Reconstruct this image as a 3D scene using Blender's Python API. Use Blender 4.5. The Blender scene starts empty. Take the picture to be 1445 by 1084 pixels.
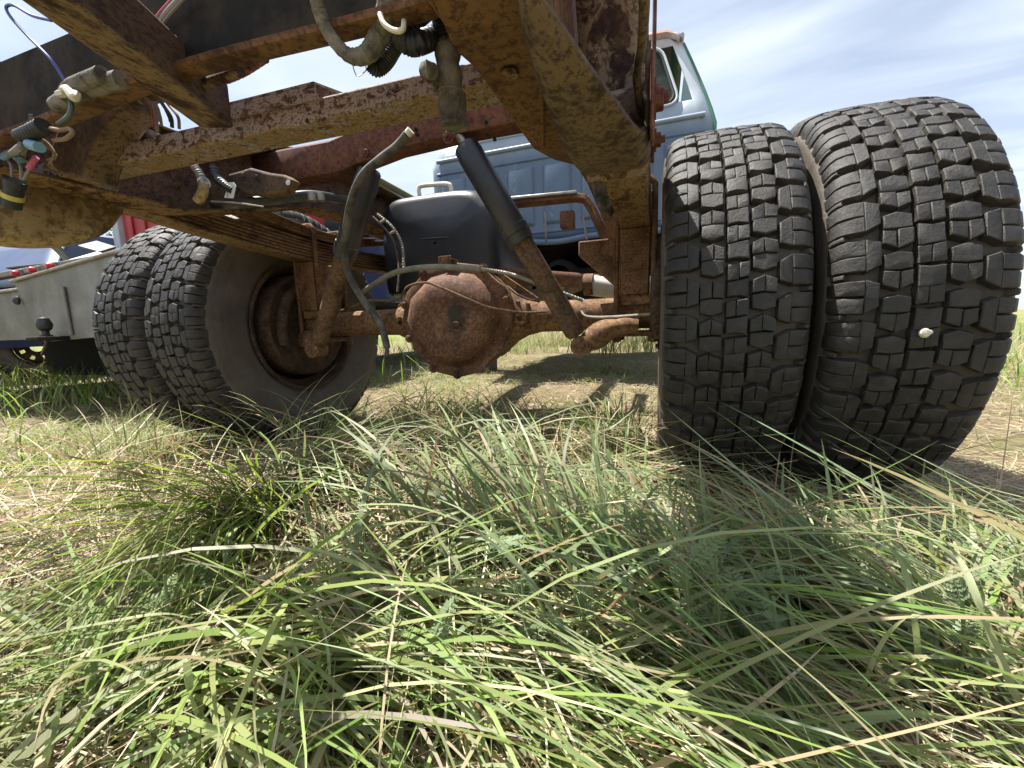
import bpy, bmesh, math, random
import numpy as np
from mathutils import Vector, Matrix
random.seed(7); rng = np.random.default_rng(11)
S = bpy.context.scene
COL = S.collection

# ------------------------------------------------------------------ camera
PW, PH, FPX = 1445, 1084, 580.0
CAMP = np.array([0, 0, .383]); YAW, PIT, ROL = .3409, .1422, -.0311
_cy, _sy, _cp, _sp = math.cos(YAW), math.sin(YAW), math.cos(PIT), math.sin(PIT)
CF = np.array([-_sy*_cp, _cy*_cp, -_sp]); _r0 = np.array([_cy, _sy, 0]); _u0 = np.cross(_r0, CF)
CR = math.cos(ROL)*_r0 + math.sin(ROL)*_u0; CU = -math.sin(ROL)*_r0 + math.cos(ROL)*_u0
cd = bpy.data.cameras.new('camera'); cam = bpy.data.objects.new('camera', cd); COL.objects.link(cam)
cd.sensor_width = 36; cd.sensor_fit = 'HORIZONTAL'; cd.lens = FPX/PW*36; cd.clip_start = .02; cd.clip_end = 2000
cam.matrix_world = Matrix(((CR[0], CU[0], -CF[0], CAMP[0]), (CR[1], CU[1], -CF[1], CAMP[1]), (CR[2], CU[2], -CF[2], CAMP[2]), (0, 0, 0, 1)))
S.camera = cam
def px(x, y, **k):
    """point on the ray of a photo pixel where it meets the plane X=, Y= or Z="""
    d = CF + (x-PW/2)/FPX*CR - (y-PH/2)/FPX*CU
    a, v = list(k.items())[0]; i = 'XYZ'.index(a)
    return Vector(CAMP + d*(v-CAMP[i])/d[i])

# ------------------------------------------------------------------ sky, sun, exposure
SUN = Vector((-.40, .06, 1.0)).normalized()
el = math.asin(SUN.z); az = math.atan2(SUN.x, SUN.y)
w = bpy.data.worlds.new('World'); S.world = w; w.use_nodes = True
nt = w.node_tree; nt.nodes.clear()
def N(tree, kind, **inp):
    n = tree.nodes.new(kind)
    for k, v in inp.items():
        if k in n.inputs: n.inputs[k].default_value = v
        else: setattr(n, k, v)
    return n
sky = nt.nodes.new('ShaderNodeTexSky'); sky.sky_type = 'NISHITA'; sky.sun_disc = False
sky.sun_elevation = el; sky.sun_rotation = az; sky.air_density = 1.0; sky.dust_density = .6; sky.ozone_density = 1.0
tc = nt.nodes.new('ShaderNodeTexCoord'); sep = nt.nodes.new('ShaderNodeSeparateXYZ'); nt.links.new(tc.outputs['Generated'], sep.inputs[0])
mz = N(nt, 'ShaderNodeMath', operation='MAXIMUM'); mz.inputs[1].default_value = .06; nt.links.new(sep.outputs['Z'], mz.inputs[0])
cmb = nt.nodes.new('ShaderNodeCombineXYZ')
for ax in 'XY':
    dv = N(nt, 'ShaderNodeMath', operation='DIVIDE'); nt.links.new(sep.outputs[ax], dv.inputs[0]); nt.links.new(mz.outputs[0], dv.inputs[1]); nt.links.new(dv.outputs[0], cmb.inputs[ax])
mp = nt.nodes.new('ShaderNodeMapping'); mp.inputs['Rotation'].default_value = (0, 0, math.radians(28)); mp.inputs['Scale'].default_value = (.6, 1.15, 1)
mp.inputs['Location'].default_value = (1.3, .4, 0)
nt.links.new(cmb.outputs[0], mp.inputs[0])
cn = nt.nodes.new('ShaderNodeTexNoise'); cn.inputs['Scale'].default_value = 1.15; cn.inputs['Detail'].default_value = 6; cn.inputs['Roughness'].default_value = .47; cn.inputs['Distortion'].default_value = .5
nt.links.new(mp.outputs[0], cn.inputs['Vector'])
cr = nt.nodes.new('ShaderNodeValToRGB'); cr.color_ramp.elements[0].position = .30; cr.color_ramp.elements[0].color = (.2,)*3+(1,); cr.color_ramp.elements[1].position = .66; cr.color_ramp.elements[1].color = (.95,)*3+(1,)
nt.links.new(cn.outputs['Fac'], cr.inputs[0])
mx = nt.nodes.new('ShaderNodeMixRGB'); mx.inputs[2].default_value = (6.4, 7.0, 7.8, 1)
nt.links.new(cr.outputs[0], mx.inputs[0]); nt.links.new(sky.outputs[0], mx.inputs[1])
bg = nt.nodes.new('ShaderNodeBackground'); bg.inputs['Strength'].default_value = .064
wo = nt.nodes.new('ShaderNodeOutputWorld'); nt.links.new(mx.outputs[0], bg.inputs[0]); nt.links.new(bg.outputs[0], wo.inputs[0])
sl = bpy.data.lights.new('sun', 'SUN'); sl.energy = 5.0; sl.angle = math.radians(.53); sl.color = (1, .95, .87)
so = bpy.data.objects.new('sun', sl); COL.objects.link(so); so.rotation_euler = SUN.to_track_quat('Z', 'Y').to_euler()
vs = S.view_settings; vs.view_transform = 'Standard'; vs.look = 'None'; vs.gamma = 1; vs.use_curve_mapping = False; vs.exposure = 1.36
S.cycles.use_denoising = True; S.cycles.max_bounces = 8; S.cycles.transparent_max_bounces = 8

# ------------------------------------------------------------------ materials
def new_mat(name):
    m = bpy.data.materials.new(name); m.use_nodes = True
    t = m.node_tree; b = t.nodes['Principled BSDF']; return m, t, b
def ramp(t, fac, stops):
    r = t.nodes.new('ShaderNodeValToRGB'); e = r.color_ramp.elements
    while len(e) < len(stops): e.new(.5)
    for i, (p, c) in enumerate(stops):
        e[i].position = p; e[i].color = (*c, 1) if len(c) == 3 else c
    t.links.new(fac, r.inputs[0]); return r.outputs[0]
def noise(t, vec, scale, detail=6, rough=.6, dist=0):
    n = t.nodes.new('ShaderNodeTexNoise'); n.inputs['Scale'].default_value = scale; n.inputs['Detail'].default_value = detail
    n.inputs['Roughness'].default_value = rough; n.inputs['Distortion'].default_value = dist
    if vec is not None: t.links.new(vec, n.inputs['Vector'])
    return n.outputs['Fac']
def mix(t, fac, a, b, mode='MIX'):
    m = t.nodes.new('ShaderNodeMixRGB'); m.blend_type = mode
    for i, v in enumerate((fac, a, b)):
        if hasattr(v, 'is_output'): t.links.new(v, m.inputs[i])
        elif isinstance(v, (int, float)): m.inputs[i].default_value = v if i == 0 else (v, v, v, 1)
        else: m.inputs[i].default_value = (*v, 1)
    return m.outputs[0]
def math_(t, op, a, b=None):
    m = t.nodes.new('ShaderNodeMath'); m.operation = op; m.use_clamp = True
    for i, v in enumerate((a, b)):
        if v is None: continue
        if hasattr(v, 'is_output'): t.links.new(v, m.inputs[i])
        else: m.inputs[i].default_value = v
    return m.outputs[0]
def coords(t, scale=(1, 1, 1), kind='Object'):
    c = t.nodes.new('ShaderNodeTexCoord'); m = t.nodes.new('ShaderNodeMapping'); m.inputs['Scale'].default_value = scale
    t.links.new(c.outputs[kind], m.inputs[0]); return m.outputs[0]
def bump(t, b, h, strength=.3, dist=.004):
    n = t.nodes.new('ShaderNodeBump'); n.inputs['Strength'].default_value = strength; n.inputs['Distance'].default_value = dist
    t.links.new(h, n.inputs['Height']); t.links.new(n.outputs[0], b.inputs['Normal'])
W1 = (0, 0, 0)
def rust(name, dark=(.035, .02, .018), mid=(.11, .05, .026), hi=(.24, .105, .04), paint=(.2, .165, .17), paint_amt=.0,
         mud=(.30, .19, .075), mud_amt=.75, side_mud=.15, scale=16, stretch=(1, 1, 1), bmp=.5):
    m, t, b = new_mat(name); v = coords(t, stretch)
    n1 = noise(t, v, scale, 9, .68, .3); n2 = noise(t, v, scale*4.5, 6, .7); n3 = noise(t, v, scale*.35, 4, .55)
    c = ramp(t, n1, [(.33, dark), (.5, mid), (.7, hi)])
    c = mix(t, math_(t, 'MULTIPLY', n2, .55), c, dark)
    if paint_amt:
        pm = ramp(t, noise(t, v, scale*3.2, 6, .66, .8), [(.5-paint_amt*.16, (0, 0, 0)), (.56-paint_amt*.16, (1, 1, 1))])
        c = mix(t, pm, c, paint)
    g = t.nodes.new('ShaderNodeNewGeometry'); s = t.nodes.new('ShaderNodeSeparateXYZ'); t.links.new(g.outputs['Normal'], s.inputs[0])
    dn = t.nodes.new('ShaderNodeMapRange'); dn.inputs[1].default_value = .1; dn.inputs[2].default_value = -.75; t.links.new(s.outputs['Z'], dn.inputs[0])
    mm = ramp(t, math_(t, 'ADD', math_(t, 'MULTIPLY', n2, .5), math_(t, 'MULTIPLY', n1, .5)), [(.435, (0, 0, 0)), (.505, (1, 1, 1))])
    a = math_(t, 'ADD', math_(t, 'MULTIPLY', dn.outputs[0], mud_amt), math_(t, 'MULTIPLY', n3, side_mud))
    c = mix(t, math_(t, 'MULTIPLY', mm, a), c, mud)
    n5 = noise(t, v, scale*11, 5, .7)
    c = mix(t, math_(t, 'MULTIPLY', ramp(t, n5, [(.51, (0, 0, 0)), (.58, (1, 1, 1))]), .7), c, dark)
    c = mix(t, math_(t, 'MULTIPLY', ramp(t, n5, [(.36, (1, 1, 1)), (.44, (0, 0, 0))]), .5), c, hi)
    t.links.new(c, b.inputs['Base Color']); b.inputs['Roughness'].default_value = .82; b.inputs['Specular IOR Level'].default_value = .3
    bump(t, b, math_(t, 'ADD', math_(t, 'MULTIPLY', n1, .6), math_(t, 'MULTIPLY', n2, .4)), bmp, .004)
    return m
M = {}
M['rail'] = rust('rail_rust', dark=(.045, .019, .014), mid=(.15, .065, .03), hi=(.25, .12, .055), mud=(.25, .145, .065), mud_amt=.4, scale=11)
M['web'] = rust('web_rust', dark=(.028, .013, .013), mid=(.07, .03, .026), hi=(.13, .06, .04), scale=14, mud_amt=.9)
M['mottled'] = rust('mottled_rust', dark=(.03, .016, .016), mid=(.075, .036, .028), hi=(.14, .065, .035), paint=(.34, .28, .29), paint_amt=.5, mud=(.27, .18, .085), mud_amt=.85, scale=24, stretch=(.8, 1, 1.3))
M['beam'] = rust('beam_rust', dark=(.028, .014, .015), mid=(.075, .036, .03), hi=(.14, .07, .045), paint=(.22, .16, .13), paint_amt=.0, mud=(.30, .21, .12), mud_amt=.62, scale=24, stretch=(1, .3, 1))
M['red'] = rust('red_oxide', dark=(.06, .02, .016), mid=(.13, .045, .035), hi=(.22, .085, .05), mud=(.2, .10, .05), mud_amt=.4, side_mud=.3, scale=9, bmp=.25)
M['hanger'] = rust('hanger_rust', dark=(.03, .02, .017), mid=(.08, .047, .031), hi=(.17, .10, .052), mud=(.25, .18, .10), mud_amt=.42, side_mud=.06, scale=14)
M['hanger_mud'] = rust('mud_caked_steel', dark=(.10, .06, .03), mid=(.24, .165, .08), hi=(.38, .28, .14), mud=(.40, .29, .14), mud_amt=.9, side_mud=.8, scale=6, bmp=.2)
M['pocket'] = rust('pocket_rust', dark=(.028, .014, .018), mid=(.06, .03, .034), hi=(.12, .07, .06), paint=(.26, .19, .15), paint_amt=.2, mud_amt=.2, scale=10)
M['spring'] = rust('spring_rust', dark=(.05, .022, .013), mid=(.145, .07, .036), hi=(.28, .15, .075), mud=(.30, .21, .11), mud_amt=.8, side_mud=.2, scale=20, stretch=(1, .5, 1))
M['axle'] = rust('axle_rust', dark=(.05, .026, .016), mid=(.17, .088, .045), hi=(.36, .21, .11), mud=(.30, .19, .08), mud_amt=.3, side_mud=.3, scale=9, bmp=.35)
M['cover'] = rust('cover_rust', dark=(.06, .028, .02), mid=(.145, .072, .045), hi=(.32, .19, .115), mud=(.26, .15, .07), mud_amt=.2, side_mud=.25, scale=12, bmp=.15)
M['pipe'] = rust('shock_tube_rust', dark=(.045, .028, .02), mid=(.12, .072, .05), hi=(.24, .14, .08), mud_amt=.2, side_mud=.3, scale=12, bmp=.2)
M['rim'] = rust('rim_rust', dark=(.022, .013, .009), mid=(.06, .034, .022), hi=(.14, .082, .048), mud=(.15, .10, .06), mud_amt=.3, side_mud=.4, scale=12)

def plain(name, col, rough=.6, var=.25, scale=25, spec=.4, metal=0., dust=None, dust_amt=.3, bmp=.08, bscale=None):
    m, t, b = new_mat(name); v = coords(t)
    n = noise(t, v, scale, 6, .65); d = tuple(x*(1-var) for x in col); h = tuple(min(1, x*(1+var)) for x in col)
    c = ramp(t, n, [(.3, d), (.7, h)])
    if dust:
        n2 = noise(t, v, scale*.6, 7, .7); c = mix(t, math_(t, 'MULTIPLY', ramp(t, n2, [(.42, (0, 0, 0)), (.62, (1, 1, 1))]), dust_amt), c, dust)
    t.links.new(c, b.inputs['Base Color']); b.inputs['Roughness'].default_value = rough; b.inputs['Specular IOR Level'].default_value = spec; b.inputs['Metallic'].default_value = metal
    if bmp: bump(t, b, noise(t, v, bscale or scale*3, 4, .6), bmp, .003)
    return m
M['black_plastic'] = plain('black_plastic', (.016, .017, .021), .42, .2, 12, .5, dust=(.10, .095, .09), dust_amt=.3, bmp=.06)
M['tank_plastic'] = plain('black_tank_plastic', (.014, .016, .021), .36, .2, 6, .5, dust=(.075, .075, .08), dust_amt=.3, bmp=.04)
M['hose'] = plain('dusty_hose', (.05, .047, .043), .7, .3, 40, .3, dust=(.24, .21, .17), dust_amt=.5)
M['tape'] = plain('dusty_harness_wrap', (.07, .063, .056), .85, .4, 70, .2, dust=(.34, .30, .25), dust_amt=.6, bmp=.7, bscale=120)
M['conduit'] = plain('black_conduit', (.012, .013, .015), .4, .2, 30, .5, dust=(.12, .11, .1), dust_amt=.25)
M['braid'] = plain('grey_braided_line', (.16, .155, .13), .55, .3, 60, .4, dust=(.3, .27, .2), dust_amt=.4)
M['steel'] = plain('dull_steel', (.32, .31, .28), .45, .3, 40, .5, .5, dust=(.2, .12, .06), dust_amt=.5)
M['zip'] = plain('cream_plastic', (.62, .56, .42), .5, .15, 40, .4)
M['foam'] = plain('weathered_rubber_boot', (.17, .145, .115), .9, .3, 60, .2, dust=(.028, .024, .022), dust_amt=.8, bmp=.5)
def wire(n, c): M[n] = plain(n, c, .45, .15, 40, .4, dust=(.2, .18, .15), dust_amt=.25, bmp=0)
wire('wire_red', (.35, .03, .03)); wire('wire_blue', (.03, .06, .28)); wire('wire_grey', (.2, .19, .17)); wire('wire_black', (.02, .02, .02)); wire('wire_green', (.045, .075, .06)); wire('wire_teal', (.15, .3, .42)); wire('wire_pink', (.5, .1, .2)); wire('wire_yellow', (.5, .4, .1)); wire('wire_brown', (.2, .12, .06))
M['white_pipe'] = plain('white_pipe_coat', (.68, .67, .62), .6, .12, 14, .4, dust=(.35, .24, .14), dust_amt=.25)
M['red_lens'] = plain('red_lens', (.45, .01, .015), .25, .1, 10, .5, bmp=0)
M['silver'] = plain('dull_aluminium', (.24, .235, .215), .55, .35, 3.5, .4, .4, dust=(.10, .085, .06), dust_amt=.7, bmp=.15)
M['navy'] = plain('navy_paint', (.022, .045, .12), .38, .25, 4, .5, dust=(.1, .11, .14), dust_amt=.4)
M['tan_roof'] = plain('sun_faded_roof', (.36, .27, .17), .7, .25, 5, .4)
M['red_box'] = plain('red_box_paint', (.42, .025, .03), .5, .15, 4, .4, dust=(.25, .1, .08), dust_amt=.25)
M['grey_post'] = plain('grey_post_paint', (.5, .52, .55), .5, .12, 6, .4, dust=(.3, .28, .26), dust_amt=.3)
M['green_paint'] = plain('green_paint', (.035, .16, .11), .5, .2, 8, .4, dust=(.2, .25, .22), dust_amt=.35)
M['dark_under'] = plain('undercoat_shade', (.012, .011, .011), .9, .3, 20, .2)  # undercoat of underside parts; paints shade on the panel below the flatbed deck
M['undercoat_shade'] = plain('black_undercoat_shade', (.014, .012, .010), .85, .3, 18, .2, dust=(.07, .05, .035), dust_amt=.6, bmp=.3)  # undercoat of deck and hitch; paints shade on the rear web sheet
M['shell'] = plain('shell', (.6, .55, .44), .5, .2, 200, .4, bmp=0)
M['window_seal'] = plain('window_seal', (.02, .02, .02), .7, .2, 20)
M['lettering'] = plain('tag_black_print', (.02, .02, .02), .7, .1, 20, bmp=0)
M['tag'] = plain('white_tag', (.62, .66, .64), .6, .1, 60, .3, bmp=0)
def glass_mat():
    m, t, b = new_mat('window_glass'); b.inputs['Base Color'].default_value = (.34, .45, .42, 1); b.inputs['Roughness'].default_value = .05
    b.inputs['Transmission Weight'].default_value = .92; b.inputs['IOR'].default_value = 1.15; return m
M['glass'] = glass_mat()
def cab_paint():
    m, t, b = new_mat('faded_blue_cab_paint'); v = coords(t, (1, 1, .35)); o = coords(t)
    n = noise(t, v, 3.5, 8, .66, .4); n2 = noise(t, o, 22, 7, .7)
    s = t.nodes.new('ShaderNodeSeparateXYZ'); t.links.new(o, s.inputs[0])
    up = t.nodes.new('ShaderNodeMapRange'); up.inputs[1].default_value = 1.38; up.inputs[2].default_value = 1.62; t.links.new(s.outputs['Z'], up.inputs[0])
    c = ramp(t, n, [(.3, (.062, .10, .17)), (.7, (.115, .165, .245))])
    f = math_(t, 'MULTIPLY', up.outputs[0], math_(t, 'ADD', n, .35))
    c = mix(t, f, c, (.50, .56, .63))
    sc = ramp(t, n2, [(.6, (0, 0, 0)), (.72, (1, 1, 1))]); c = mix(t, math_(t, 'MULTIPLY', sc, .35), c, (.40, .46, .53))
    top = t.nodes.new('ShaderNodeMapRange'); top.inputs[1].default_value = 1.84; top.inputs[2].default_value = 1.96; t.links.new(s.outputs['Z'], top.inputs[0])
    rf = math_(t, 'MULTIPLY', top.outputs[0], ramp(t, noise(t, o, 9, 7, .7), [(.3, (0, 0, 0)), (.52, (1, 1, 1))]))
    c = mix(t, rf, c, (.30, .13, .07))
    t.links.new(c, b.inputs['Base Color']); b.inputs['Roughness'].default_value = .5
    bump(t, b, n2, .05, .002); return m
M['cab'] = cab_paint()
def rubber():
    m, t, b = new_mat('dusty_tyre_rubber'); v = coords(t)
    a = t.nodes.new('ShaderNodeAttribute'); a.attribute_name = 'dust'
    n = noise(t, v, 38, 9, .75); n2 = ramp(t, noise(t, v, 9, 7, .7), [(.3, (.1,)*3), (.7, (.75,)*3)]); n3 = noise(t, v, 190, 5, .75)
    base = ramp(t, n, [(.3, (.006, .006, .0068)), (.7, (.017, .0167, .0178))])
    d = math_(t, 'ADD', math_(t, 'MULTIPLY', a.outputs['Fac'], math_(t, 'ADD', n2, .35)), math_(t, 'MULTIPLY', ramp(t, n, [(.46, (0, 0, 0)), (.72, (1, 1, 1))]), .2))
    c = mix(t, math_(t, 'MULTIPLY', d, .9), base, (.15, .124, .097))
    t.links.new(c, b.inputs['Base Color']); t.links.new(ramp(t, n, [(.3, (.42,)*3), (.7, (.68,)*3)]), b.inputs['Roughness']); b.inputs['Specular IOR Level'].default_value = .45
    bump(t, b, math_(t, 'ADD', math_(t, 'MULTIPLY', n, .5), math_(t, 'MULTIPLY', n3, .5)), .75, .0045); return m
M['rubber'] = rubber()
def grass_mat(name, trans=.42, rough=.5, spec=.4):
    m, t, b = new_mat(name); a = t.nodes.new('ShaderNodeAttribute'); a.attribute_name = 'col'
    t.links.new(a.outputs['Color'], b.inputs['Base Color']); b.inputs['Roughness'].default_value = rough; b.inputs['Specular IOR Level'].default_value = spec
    tr = t.nodes.new('ShaderNodeBsdfTranslucent'); hs = t.nodes.new('ShaderNodeHueSaturation'); hs.inputs['Value'].default_value = 1.2; hs.inputs['Saturation'].default_value = 1.15; hs.inputs['Hue'].default_value = .485
    t.links.new(a.outputs['Color'], hs.inputs['Color']); t.links.new(hs.outputs[0], tr.inputs[0])
    mxs = t.nodes.new('ShaderNodeMixShader'); mxs.inputs[0].default_value = trans
    t.links.new(b.outputs[0], mxs.inputs[1]); t.links.new(tr.outputs[0], mxs.inputs[2]); t.links.new(mxs.outputs[0], t.nodes['Material Output'].inputs[0]); return m
M['grass'] = grass_mat('grass_blade'); M['straw'] = grass_mat('dry_straw', .2, .55, .35)
def leaf_mat(name, c1, c2, trans=.3):
    m, t, b = new_mat(name); v = coords(t); c = ramp(t, noise(t, v, 30, 4), [(.3, c1), (.7, c2)])
    t.links.new(c, b.inputs['Base Color']); b.inputs['Roughness'].default_value = .55
    tr = t.nodes.new('ShaderNodeBsdfTranslucent'); t.links.new(c, tr.inputs[0]); mxs = t.nodes.new('ShaderNodeMixShader'); mxs.inputs[0].default_value = trans
    t.links.new(b.outputs[0], mxs.inputs[1]); t.links.new(tr.outputs[0], mxs.inputs[2]); t.links.new(mxs.outputs[0], t.nodes['Material Output'].inputs[0]); return m
M['weed'] = leaf_mat('weed_leaf', (.16, .22, .085), (.22, .28, .12)); M['weed2'] = leaf_mat('weed_leaf_bluish', (.13, .19, .09), (.19, .25, .12))
M['tree'] = leaf_mat('tree_leaf', (.04, .09, .02), (.11, .18, .045)); M['bark'] = plain('bark', (.12, .09, .065), .9, .3, 20)
def soil():
    m, t, b = new_mat('straw_littered_soil'); v = coords(t)
    n1 = noise(t, v, 3.0, 8, .65); n2 = noise(t, v, 40, 8, .75); n3 = noise(t, coords(t, (1, 4, 1)), 45, 5, .7, 1.5); n4 = noise(t, v, .22, 5, .6)
    c = ramp(t, n2, [(.3, (.06, .045, .03)), (.55, (.22, .17, .105)), (.75, (.38, .31, .20))])
    c = mix(t, ramp(t, n3, [(.5, (0, 0, 0)), (.66, (1, 1, 1))]), c, (.38, .31, .19))
    c = mix(t, math_(t, 'MULTIPLY', ramp(t, n1, [(.45, (0, 0, 0)), (.65, (1, 1, 1))]), .5), c, (.11, .15, .045))
    g = t.nodes.new('ShaderNodeSeparateXYZ'); t.links.new(v, g.inputs[0])
    ln = t.nodes.new('ShaderNodeVectorMath'); ln.operation = 'LENGTH'; t.links.new(v, ln.inputs[0])
    far = t.nodes.new('ShaderNodeMapRange'); far.inputs[1].default_value = 7; far.inputs[2].default_value = 16; t.links.new(ln.outputs['Value'], far.inputs[0])
    c = mix(t, math_(t, 'MULTIPLY', far.outputs[0], .75), c, ramp(t, n4, [(.35, (.11, .15, .04)), (.65, (.24, .22, .09))]))
    t.links.new(c, b.inputs['Base Color']); b.inputs['Roughness'].default_value = .95; b.inputs['Specular IOR Level'].default_value = .15
    bump(t, b, math_(t, 'ADD', math_(t, 'MULTIPLY', n2, .6), math_(t, 'MULTIPLY', n3, .4)), .9, .02); return m
M['soil'] = soil()

# ------------------------------------------------------------------ helpers
class MB:
    def __init__(s): s.v = []; s.f = []
    def add(s, vs, fs):
        o = len(s.v); s.v += [tuple(x) for x in vs]; s.f += [tuple(i+o for i in f) for f in fs]; return s
    def hexa(s, p):   # 8 corners: bottom ring 0-3, top ring 4-7
        return s.add(p, [(3, 2, 1, 0), (4, 5, 6, 7), (0, 1, 5, 4), (1, 2, 6, 5), (2, 3, 7, 6), (3, 0, 4, 7)])
    def box(s, a, b):
        x0, y0, z0 = a; x1, y1, z1 = b
        return s.hexa([(x0, y0, z0), (x1, y0, z0), (x1, y1, z0), (x0, y1, z0), (x0, y0, z1), (x1, y0, z1), (x1, y1, z1), (x0, y1, z1)])
    def beam(s, a, b, w, h, up=(0, 0, 1)):
        a, b = Vector(a), Vector(b); d = (b-a).normalized(); r = d.cross(Vector(up)).normalized(); u = r.cross(d)
        P = []
        for c in (-1, 1):
            for q, e in ((a, -1), (a, 1), (b, 1), (b, -1)): P.append(q + r*(w/2*e) + u*(h/2*c))
        return s.hexa(P)
    def tube(s, pts, r, n=12, caps=True, smooth=0):
        P = [Vector(p) for p in (spline(pts, smooth) if smooth else pts)]
        R = r if callable(r) else (lambda t: r)
        ns = len(P); T = [(P[min(i+1, ns-1)]-P[max(i-1, 0)]).normalized() for i in range(ns)]
        u = T[0].orthogonal().normalized(); rings = []
        for i in range(ns):
            u = (u - T[i]*u.dot(T[i])).normalized(); w_ = T[i].cross(u); rr = R(i/(ns-1))
            rings.append([P[i] + (u*math.cos(2*math.pi*k/n) + w_*math.sin(2*math.pi*k/n))*rr for k in range(n)])
        vs = [p for q in rings for p in q]; fs = [(i*n+k, i*n+(k+1) % n, (i+1)*n+(k+1) % n, (i+1)*n+k) for i in range(ns-1) for k in range(n)]
        if caps: fs += [tuple(range(n))[::-1], tuple((ns-1)*n+k for k in range(n))]
        return s.add(vs, fs)
    def lathe(s, prof, n=48, axis='X', c=(0, 0, 0), closed=False):
        vs = []
        for a, r in prof:
            for k in range(n):
                q = 2*math.pi*k/n; ca, sa = math.cos(q)*r, math.sin(q)*r
                vs.append({'X': (c[0]+a, c[1]+ca, c[2]+sa), 'Y': (c[0]+ca, c[1]+a, c[2]+sa), 'Z': (c[0]+ca, c[1]+sa, c[2]+a)}[axis])
        m = len(prof); fs = [(i*n+k, i*n+(k+1) % n, ((i+1) % m)*n+(k+1) % n, ((i+1) % m)*n+k) for i in range(m if closed else m-1) for k in range(n)]
        return s.add(vs, fs)
    def prism(s, poly, depth):    # poly: 3D points (planar), extruded by vector depth
        n = len(poly); d = Vector(depth); vs = [Vector(p) for p in poly] + [Vector(p)+d for p in poly]
        return s.add(vs, [tuple(range(n)), tuple(range(2*n-1, n-1, -1))] + [(i, n+i, n+(i+1) % n, (i+1) % n) for i in range(n)])
    def grid(s, rows):
        m, n = len(rows), len(rows[0]); return s.add([p for r in rows for p in r], [(i*n+j, i*n+j+1, (i+1)*n+j+1, (i+1)*n+j) for i in range(m-1) for j in range(n-1)])
    def mesh(s, name, mat, smooth=False):
        me = bpy.data.meshes.new(name); me.from_pydata(s.v, [], s.f); me.update()
        b = bmesh.new(); b.from_mesh(me); bmesh.ops.recalc_face_normals(b, faces=b.faces); b.to_mesh(me); b.free()
        me.materials.append(mat if not isinstance(mat, str) else M[mat])
        if smooth:
            me.polygons.foreach_set('use_smooth', [True]*len(me.polygons))
            try: me.set_sharp_from_angle(angle=math.radians(42))
            except Exception: pass
        return me
    def build(s, name, mat, parent=None, smooth=False, bevel=0, seg=2, solid=0, sub=0):
        o = bpy.data.objects.new(name, s.mesh(name, mat, smooth)); COL.objects.link(o); adopt(o, parent)
        if solid: md = o.modifiers.new('solid', 'SOLIDIFY'); md.thickness = solid; md.offset = 0
        if sub: md = o.modifiers.new('sub', 'SUBSURF'); md.levels = md.render_levels = sub
        if bevel:
            md = o.modifiers.new('bevel', 'BEVEL'); md.width = bevel; md.segments = seg; md.limit_method = 'ANGLE'; md.angle_limit = math.radians(35)
            for p in o.data.polygons: p.use_smooth = True
            try: o.data.set_sharp_from_angle(angle=math.radians(60))
            except Exception: pass
        return o
def adopt(o, parent):
    if parent is None: return
    o.parent = parent
    if parent.type == 'EMPTY': o.matrix_parent_inverse = Matrix.Translation(-parent.location)
def thing(name, label, cat, loc, group=None):
    o = bpy.data.objects.new(name, None); COL.objects.link(o); o.location = loc; o.empty_display_size = .1
    return tag(o, label, cat, group)
def tag(o, label, cat, group=None):
    o['label'] = label; o['category'] = cat
    if group: o['group'] = group
    return o
def spline(pts, k=8):
    P = [Vector(p) for p in pts]; out = []
    Q = [P[0]*2-P[1]] + P + [P[-1]*2-P[-2]]
    for i in range(1, len(Q)-2):
        a, b, c, d = Q[i-1:i+3]
        for j in range(k):
            t = j/k; out.append(.5*((2*b)+(c-a)*t+(2*a-5*b+4*c-d)*t*t+(3*b-a-3*c+d)*t**3))
    return out + [P[-1]]
def corr(r, amp, waves): return lambda t: r + amp*(.5+.5*math.cos(2*math.pi*waves*t))
def bolt(parent, c, ax, r=.011, h=.009, mat='rail', name='bolt'):
    c, ax = Vector(c), Vector(ax).normalized(); b = MB(); b.tube([c-ax*.004, c+ax*.001], r*1.55, 14); b.tube([c+ax*.001, c+ax*(h-.001), c+ax*h], lambda t: r*(1 if t < .9 else .85), 6); b.tube([c+ax*h, c+ax*(h+.005)], r*.5, 8)
    return b.build(name, mat, parent)
XC, YA, ZA, RT = -.5815, 1.169, .405, .405
def mir(v): return Vector((2*XC-v[0], v[1], v[2]))

# ------------------------------------------------------------------ ground
def hgt(x, y):
    return .012*np.sin(3.1*x+1.3*y)+.010*np.sin(5.3*y-2.2*x+1)+.006*np.sin(11*x+7*y) + .02*np.sin(.7*x+.4)*np.cos(.6*y)
def ground():
    a = np.concatenate([-np.geomspace(700, 4, 26)[:-1], np.linspace(-4, 3, 101), np.geomspace(3.4, 700, 26)])
    c = np.concatenate([-np.geomspace(700, 1.6, 24)[:-1], np.linspace(-1.5, 4.5, 91), np.geomspace(4.9, 900, 28)])
    X, Y = np.meshgrid(a, c); D = np.hypot(X, Y); Z = hgt(X, Y)*np.clip(1.6-D/6, .0, 1) - np.clip(D-9, 0, 40)*.004
    Z -= .02*np.exp(-(((X-.25)/.35)**2+((Y-YA)/.3)**2))
    b = MB(); n = len(a); b.v = np.stack([X, Y, Z], -1).reshape(-1, 3).tolist()
    b.f = [(i*n+j, i*n+j+1, (i+1)*n+j+1, (i+1)*n+j) for i in range(len(c)-1) for j in range(n-1)]
    o = b.build('ground', 'soil', smooth=True); o['kind'] = 'structure'
ground()

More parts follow.
